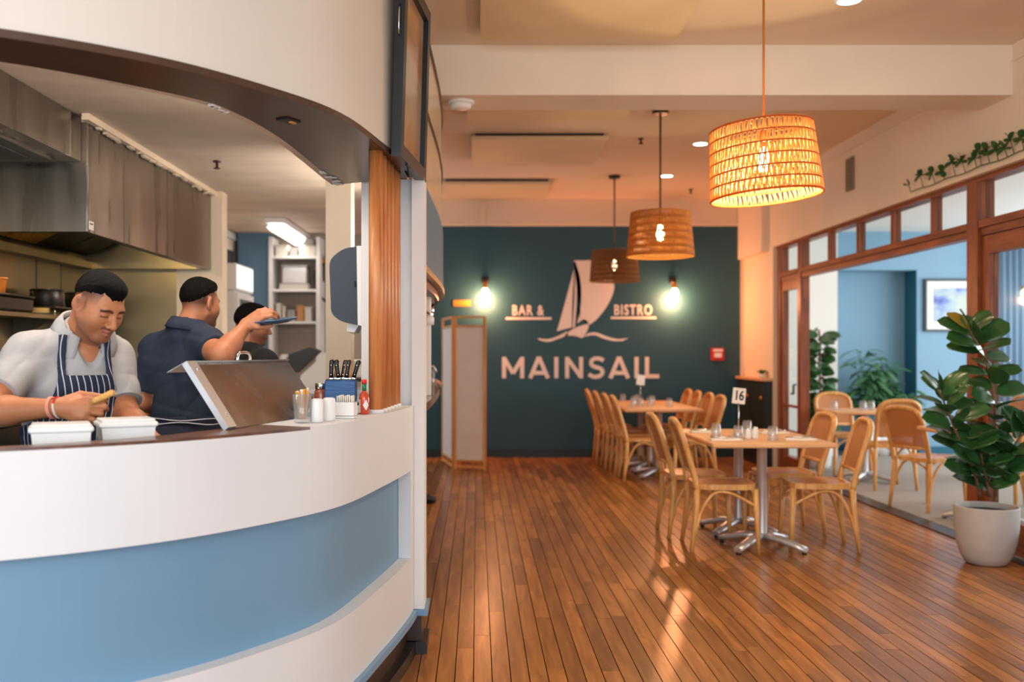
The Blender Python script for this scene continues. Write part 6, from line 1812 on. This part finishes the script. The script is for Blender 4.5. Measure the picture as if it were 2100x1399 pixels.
# shirt
T = Field((-1.74, 3.0, 0.86), (-1.02, 3.78, 1.56), 0.005)
torso(T, J1, 0.013); arm(T, J1['SR'], E_R, W_R, 0.008, 0.86); arm(T, J1['SL'], E_L, W_L, 0.008, 0.92)
folds(T, 0.0036, 3, [(30, 18, -24, 0.8), (-20, 24, 36, 0.7), (46, -30, 16, 0.45), (-50, 34, 60, 0.3)])
cut_sleeve(T, J1['SR'], E_R, 0.66); cut_sleeve(T, J1['SL'], E_L, 0.78, reach=0.4)
Nn = np.array(J1['neck']); axn = U(HC - Nn)
T.cone(Nn + axn * 0.02, Nn + axn * 0.16, 0.066, 0.075, 0.006, 's')
T.cone(Nn + f * 0.055 + np.array([0, 0, 0.03]), Nn + f * 0.135 - np.array([0, 0, 0.150]), 0.062, 0.012, 0.006, 's')
V, F = T.mesh(1); shirt = to_obj('shirt', V, F, grey_m, cook)
collar('collar', Nn + f * 0.006 + np.array([0, 0, 0.018]), axn * 0.6 + np.array([0, 0, 0.4]), f, grey_m, cook, 0.077, 0.046, 0.040, 0.42, point=0.06)
for t_, S_, E_ in ((0.645, J1['SR'], E_R), (0.765, J1['SL'], E_L)):
    S_, E_ = np.array(S_), np.array(E_); d = U(E_ - S_); p = S_ + (E_ - S_) * t_
    a_ = U(np.cross(d, [0.2, 0.3, 0.9])); b_ = np.cross(d, a_)
    MB().tube([p + (a_ * math.cos(k * PI / 12) + b_ * math.sin(k * PI / 12)) * 0.0665 for k in range(24)], 0.0045, 6, closed=True).build('sleeve_hem', grey_m, shirt)
# apron over the shirt, with straps
A_ = Field((-1.74, 3.0, 0.45), (-1.02, 3.78, 1.52), 0.0045)
torso(A_, J1, 0.027)
A_.cone(np.array(J1['pelvis']), np.array(J1['pelvis']) - np.array([0, 0, 0.42]), 0.165, 0.19, 0.06)
folds(A_, 0.0036, 3, [(30, 18, -24, 0.8), (-20, 24, 36, 0.7), (46, -30, 16, 0.45), (-50, 34, 60, 0.3)])
inn = Field((-1.74, 3.0, 0.45), (-1.02, 3.78, 1.52), 0.0045)
inn.D = A_.D + 0.0105
x, y, z = A_.grid()
u_ = (x - J1['chest'][0]) * r[0] + (y - J1['chest'][1]) * r[1]; w_ = (x - J1['chest'][0]) * f[0] + (y - J1['chest'][1]) * f[1]
zz = np.broadcast_to(z, A_.D.shape); uu = np.broadcast_to(u_, A_.D.shape)
uo = uu - 0.012
half = np.interp(zz, [0.45, 0.98, 1.06, 1.13, 1.20, 1.282], [0.24, 0.24, 0.215, 0.150, 0.112, 0.088])
bib = np.maximum(np.abs(uo) - half, zz - 1.282)
strap = np.maximum(np.abs(np.abs(uo) - (0.080 - 0.012 * np.clip((zz - 1.26) / 0.2, 0, 1))) - 0.012, np.maximum(1.26 - zz, zz - 1.42))
reg = np.minimum(bib, strap)
reg = np.maximum(reg, -(np.broadcast_to(w_, A_.D.shape) + 0.03))
A_.D = np.maximum(np.maximum(A_.D, -inn.D), reg * 0.9).astype(np.float32)
V, F = A_.mesh(2)
uv = (V[:, 0] - J1['chest'][0]) * r[0] + (V[:, 1] - J1['chest'][1]) * r[1]
wv = (V[:, 0] - J1['chest'][0]) * f[0] + (V[:, 1] - J1['chest'][1]) * f[1]
arc_ = np.arctan2(uv, np.maximum(wv, 0.01) + 0.05) * 0.19 + 0.010 * np.sin(V[:, 2] * 22)
stripe_m = mat('apron_stripe', srgb(28, 38, 58), 0.8)
def _stripe():
    N_, L_ = stripe_m.node_tree.nodes, stripe_m.node_tree.links
    a = N_.new('ShaderNodeAttribute'); a.attribute_name = 'stripe'
    mu = N_.new('ShaderNodeMath'); mu.operation = 'MULTIPLY'; mu.inputs[1].default_value = 1 / 0.0198
    fr_ = N_.new('ShaderNodeMath'); fr_.operation = 'FRACT'
    gt = N_.new('ShaderNodeMath'); gt.operation = 'GREATER_THAN'; gt.inputs[1].default_value = 0.84
    mx = N_.new('ShaderNodeMix'); mx.data_type = 'RGBA'
    mx.inputs[6].default_value = (*srgb(30, 42, 64), 1); mx.inputs[7].default_value = (*srgb(206, 206, 212), 1)
    L_.new(a.outputs['Fac'], mu.inputs[0]); L_.new(mu.outputs[0], fr_.inputs[0]); L_.new(fr_.outputs[0], gt.inputs[0])
    L_.new(gt.outputs[0], mx.inputs[0]); L_.new(mx.outputs[2], N_['Principled BSDF'].inputs['Base Color'])
_stripe()
to_obj('apron', V, F, stripe_m, cook, None, arc_ + 1.0)
# wrist bands
wr_ = np.array(W_R); fd = U(np.array(W_R) - np.array(E_R))
def ring_at(t, rad):
    p = wr_ + fd * t; a_ = U(np.cross(fd, [0, 0, 1])); b_ = np.cross(fd, a_)
    return [p + (a_ * math.cos(k * PI / 10) + b_ * math.sin(k * PI / 10) + fd * 0.12 * math.sin(k * PI / 10 + 1)) * rad for k in range(20)]
MB().tube(ring_at(-0.020, 0.0325), 0.004, 8, closed=True).tube(ring_at(-0.014, 0.0325), 0.003, 8, closed=True).build('wrist_band', mat('band_coral', srgb(232, 150, 128), 0.6), cook)
bd = ring_at(0.004, 0.0315)
mbd, mrd = MB(), MB()
for i, p in enumerate(bd):
    for q in (0, 1):
        p2 = p if q == 0 else (p + bd[(i + 1) % 20]) / 2
        tgt = mrd if (p2[2] > wr_[2] + 0.012) else mbd
        tgt.lathe([(0.0, -0.0042), (0.003, -0.003), (0.0042, 0), (0.003, 0.003), (0.0, 0.0042)], p2, 8, capb=False, capt=False)
mbd.build('bead_bracelet', mat('bead_white', srgb(232, 214, 210), 0.3), cook)
mrd.build('red_thread', mat('bead_red', srgb(196, 40, 36), 0.5), cook)
# pastry roll held between thumb and fingers
ra, rb = px(189, 825, 3.012), px(234, 804, 3.006)
pts = [ra + (rb - ra) * t for t in (0, 0.25, 0.5, 0.75, 0.97, 1.0)]
roll = MB().tube(pts, [0.0085, 0.0100, 0.0097, 0.0104, 0.0095, 0.0072], 14).build('pastry_roll', mat('pastry', srgb(226, 170, 92), 0.55, noise=0.22, nscale=60, bump=0.5, bscale=160))
tag(roll, 'golden pastry roll held in the grey shirted cook\'s hand', 'pastry')

# ---- the cook in navy seen from behind, lifting a plate
f = U([0.42, 0.91, 0]); r = np.array([f[1], -f[0], 0])
J2 = dict(r=r, f=f, pelvis=(-1.315, 4.44, 0.93), chest=(-1.325, 4.45, 1.235), neck=(-1.315, 4.43, 1.455), SR=(-1.205, 4.36, 1.385), SL=(-1.475, 4.50, 1.365), belly=0.01)
ER2, WR2 = (-1.085, 4.15, 1.345), (-1.022, 4.30, 1.472)
EL2, WL2 = (-1.535, 4.47, 1.135), (-1.44, 4.68, 1.08)
HC2 = np.array([-1.263, 4.455, 1.585]); HR2 = head_frame((0.52, 0.854), 0.12, 0.0)
c2 = thing('person', 'cook in a navy polo shirt seen from behind with one arm raised', 'person')
B = Field((-1.72, 4.0, 0.82), (-0.84, 4.80, 1.76), 0.005)
torso(B, J2); arm(B, J2['SR'], ER2, WR2, fat=0.005); arm(B, J2['SL'], EL2, WL2, fat=0.004)
carve_head(B, HC2, HR2, 0.003, J2['neck'])
hand(B, np.array(WR2) + np.array([0.004, 0.004, 0.012]), (0.72, 0.06, 0.45), (-0.35, -0.75, 0.55), (0.25, -0.55, -0.6), (0.35, 0.8, 0.5), thumb=(0.8, 0.6), sz=0.95)
hand(B, np.array(WL2), (0.3, 0.9, -0.2), (-0.5, 0.1, 0.85), (0.8, -0.3, 0.4), (0.3, 0.5, 0.4))
V, F = B.mesh(1); SK2 = srgb(186, 122, 88)
col = np.tile(np.array(SK2), (len(V), 1)); tint_head(V, col, HC2, HR2, SK2); to_obj('body', V, F, skin_m, c2, col)
hair_obj(HC2, HR2, c2, hair_m, 0.005); legs('trousers', J2, trouser_m, shoe_m, c2)
T = Field((-1.72, 4.0, 0.82), (-0.95, 4.80, 1.62), 0.006)
torso(T, J2, 0.014); arm(T, J2['SR'], ER2, WR2, 0.008, 0.75); arm(T, J2['SL'], EL2, WL2, 0.010, 0.95)
folds(T, 0.0045, 9, [(32, 22, -26, 0.8), (-22, 30, 44, 0.6), (14, 8, 58, 0.5), (50, 10, 9, 0.4)])
cut_sleeve(T, J2['SR'], ER2, 0.50, 0.12, 0.4); cut_sleeve(T, J2['SL'], EL2, 0.82)
T.cone(np.array(J2['neck']) + np.array([0.01, 0, 0.03]), HC2 + np.array([0, 0, -0.03]), 0.066, 0.075, 0.006, 's')
V, F = T.mesh(1); to_obj('shirt', V, F, navy_m, c2)
collar('collar', np.array(J2['neck']) + np.array([0.006, 0, 0.022]), (0.15, 0, 1), f, navy_m, c2, 0.071, 0.038, 0.034, 0.5)
# apron skirt tied at the waist
A_ = Field((-1.72, 4.0, 0.45), (-0.95, 4.80, 1.12), 0.007)
torso(A_, J2, 0.022); A_.cone(np.array(J2['pelvis']), np.array(J2['pelvis']) - np.array([0, 0, 0.4]), 0.17, 0.19, 0.06)
inn_ = A_.D + 0.010; x, y, z = A_.grid()
A_.D = np.maximum(np.maximum(A_.D, -inn_), np.broadcast_to(z, A_.D.shape) - 1.075).astype(np.float32)
V, F = A_.mesh(1); ap_ = to_obj('waist_apron', V, F, mat('apron_navy', srgb(30, 36, 52), 0.8), c2)
for zt, tl_ in ((1.062, 0.004), (1.045, -0.006)):
    p0 = np.array(J2['pelvis'])
    ring_ = [p0 + (r * math.cos(k * PI / 16) * 0.213 + f * math.sin(k * PI / 16) * 0.160) + np.array([0, 0, zt - p0[2] + tl_ * math.sin(k * 0.9)]) for k in range(32)]
    MB().tube(ring_, 0.0032, 6, closed=True).build('apron_string', mat('string_white', srgb(196, 196, 204), 0.7) if 'string_white' not in MATS else MATS['string_white'], ap_)
pc = px(562, 661, 4.36)
Mp = Matrix.Rotation(-0.10, 3, 'Y') @ Matrix.Rotation(0.09, 3, 'X')
pl_ = MB().lathe([(0.0, -0.006), (0.062, -0.006), (0.104, 0.008), (0.108, 0.012), (0.104, 0.013), (0.060, 0.001), (0.0, 0.001)], seg=36, M=Mp, capb=False, capt=False).build('plate', mat('plate_blue', srgb(70, 100, 132), 0.3))
pl_.location = pc; tag(pl_, 'blue grey plate held up by the cook in the navy shirt', 'plate')

# ---- the third cook in black behind
f = U([0.75, 0.66, 0]); r = np.array([f[1], -f[0], 0])
J3 = dict(r=r, f=f, pelvis=(-1.27, 5.30, 0.88), chest=(-1.265, 5.31, 1.16), neck=(-1.255, 5.31, 1.365), SR=(-1.13, 5.17, 1.295), SL=(-1.385, 5.43, 1.295))
HC3 = np.array([-1.228, 5.34, 1.512]); HR3 = head_frame((0.93, 0.36), 0.18, 0.05)
c3 = thing('person', 'cook in a black shirt with apron straps behind the raised plate', 'person')
B = Field((-1.62, 4.9, 0.82), (-0.80, 5.75, 1.70), 0.006)
E3R, W3R, E3L, W3L = (-1.02, 5.22, 1.07), (-0.92, 5.42, 1.05), (-1.42, 5.52, 1.06), (-1.22, 5.62, 1.03)
torso(B, J3); arm(B, J3['SR'], E3R, W3R); arm(B, J3['SL'], E3L, W3L); carve_head(B, HC3, HR3, 0.0, J3['neck'])
hand(B, W3R, (0.4, 0.85, -0.1), (0.3, 0, 0.9), (-0.8, 0.4, 0.3), (0.3, 0.5, 0.4)); hand(B, W3L, (0.9, 0.3, -0.1), (0.1, 0, 0.9), (0.3, -0.9, 0.2), (0.3, 0.5, 0.4))
V, F = B.mesh(1); SK3 = srgb(160, 104, 76)
col = np.tile(np.array(SK3), (len(V), 1)); tint_head(V, col, HC3, HR3, SK3); to_obj('body', V, F, skin_m, c3, col)
hair_obj(HC3, HR3, c3, hair_m, 0.006); legs('trousers', J3, trouser_m, shoe_m, c3)
T = Field((-1.62, 4.9, 0.80), (-0.85, 5.75, 1.50), 0.007)
torso(T, J3, 0.014); arm(T, J3['SR'], E3R, W3R, 0.008, 0.8); arm(T, J3['SL'], E3L, W3L, 0.008, 0.8)
cut_sleeve(T, J3['SR'], E3R, 0.7); cut_sleeve(T, J3['SL'], E3L, 0.7)
T.cone(np.array(J3['neck']) + np.array([0.01, 0, 0.02]), HC3 - np.array([0, 0, 0.03]), 0.066, 0.075, 0.006, 's')
V, F = T.mesh(1); s3 = to_obj('shirt', V, F, black_m, c3)
N3 = np.array(J3['neck'])
for s_ in (-1, 1):
    MB().tube([N3 - f * 0.085 + r * s_ * 0.02 + np.array([0, 0, 0.025]), N3 + r * s_ * 0.083 + np.array([0, 0, 0.028]), N3 + r * s_ * 0.095 + f * 0.06 - np.array([0, 0, 0.02]), N3 + r * s_ * 0.09 + f * 0.135 - np.array([0, 0, 0.12])], 0.004, 6).build('apron_strap', MATS['string_white'], s3)

# ---- somebody at the bar, almost hidden behind the white post
f = U([1.0, -0.35, 0]); r = np.array([f[1], -f[0], 0])
J4 = dict(r=r, f=f, pelvis=(-0.72, 8.72, 0.93), chest=(-0.72, 8.72, 1.25), neck=(-0.72, 8.72, 1.46), SR=(-0.78, 8.55, 1.38), SL=(-0.66, 8.89, 1.38), stR=0.04, stL=0.13)
c4 = thing('person', 'person in dark clothes mostly hidden behind the white post at the bar', 'person')
E4R, W4R, E4L, W4L = (-0.66, 8.42, 1.15), (-0.46, 8.29, 1.125), (-0.66, 8.92, 1.10), (-0.60, 8.86, 0.88)
B = Field((-1.05, 8.1, 0.82), (-0.28, 9.1, 1.78), 0.007)
torso(B, J4); arm(B, J4['SR'], E4R, W4R); arm(B, J4['SL'], E4L, W4L)
HC4 = np.array([-0.71, 8.715, 1.595]); HR4 = head_frame((1, -0.35), 0.1, 0.0); carve_head(B, HC4, HR4, 0.0, J4['neck'])
hand(B, W4R, (0.96, -0.2, -0.08), (0.1, -0.1, 0.95), (0.1, 0.95, 0.2), (0.2, 0.35, 0.3)); hand(B, W4L, (0.1, 0, -1), (0.2, 0.9, 0), (0.9, -0.2, 0), (0.3, 0.5, 0.4))
V, F = B.mesh(1); SK4 = srgb(206, 150, 120)
col = np.tile(np.array(SK4), (len(V), 1)); tint_head(V, col, HC4, HR4, SK4, 0.95); to_obj('body', V, F, skin_m, c4, col)
hair_obj(HC4, HR4, c4, hair_m, 0.007); legs('trousers', J4, trouser_m, shoe_m, c4)
T = Field((-1.05, 8.2, 0.80), (-0.38, 9.1, 1.55), 0.008)
torso(T, J4, 0.014); arm(T, J4['SR'], E4R, W4R, 0.012, 0.95); arm(T, J4['SL'], E4L, W4L, 0.012, 0.95)
T.cone(np.array(J4['neck']) + np.array([0, 0, 0.02]), HC4 - np.array([0, 0, 0.03]), 0.066, 0.075, 0.006, 's')
V, F = T.mesh(1); to_obj('shirt', V, F, black_m, c4)
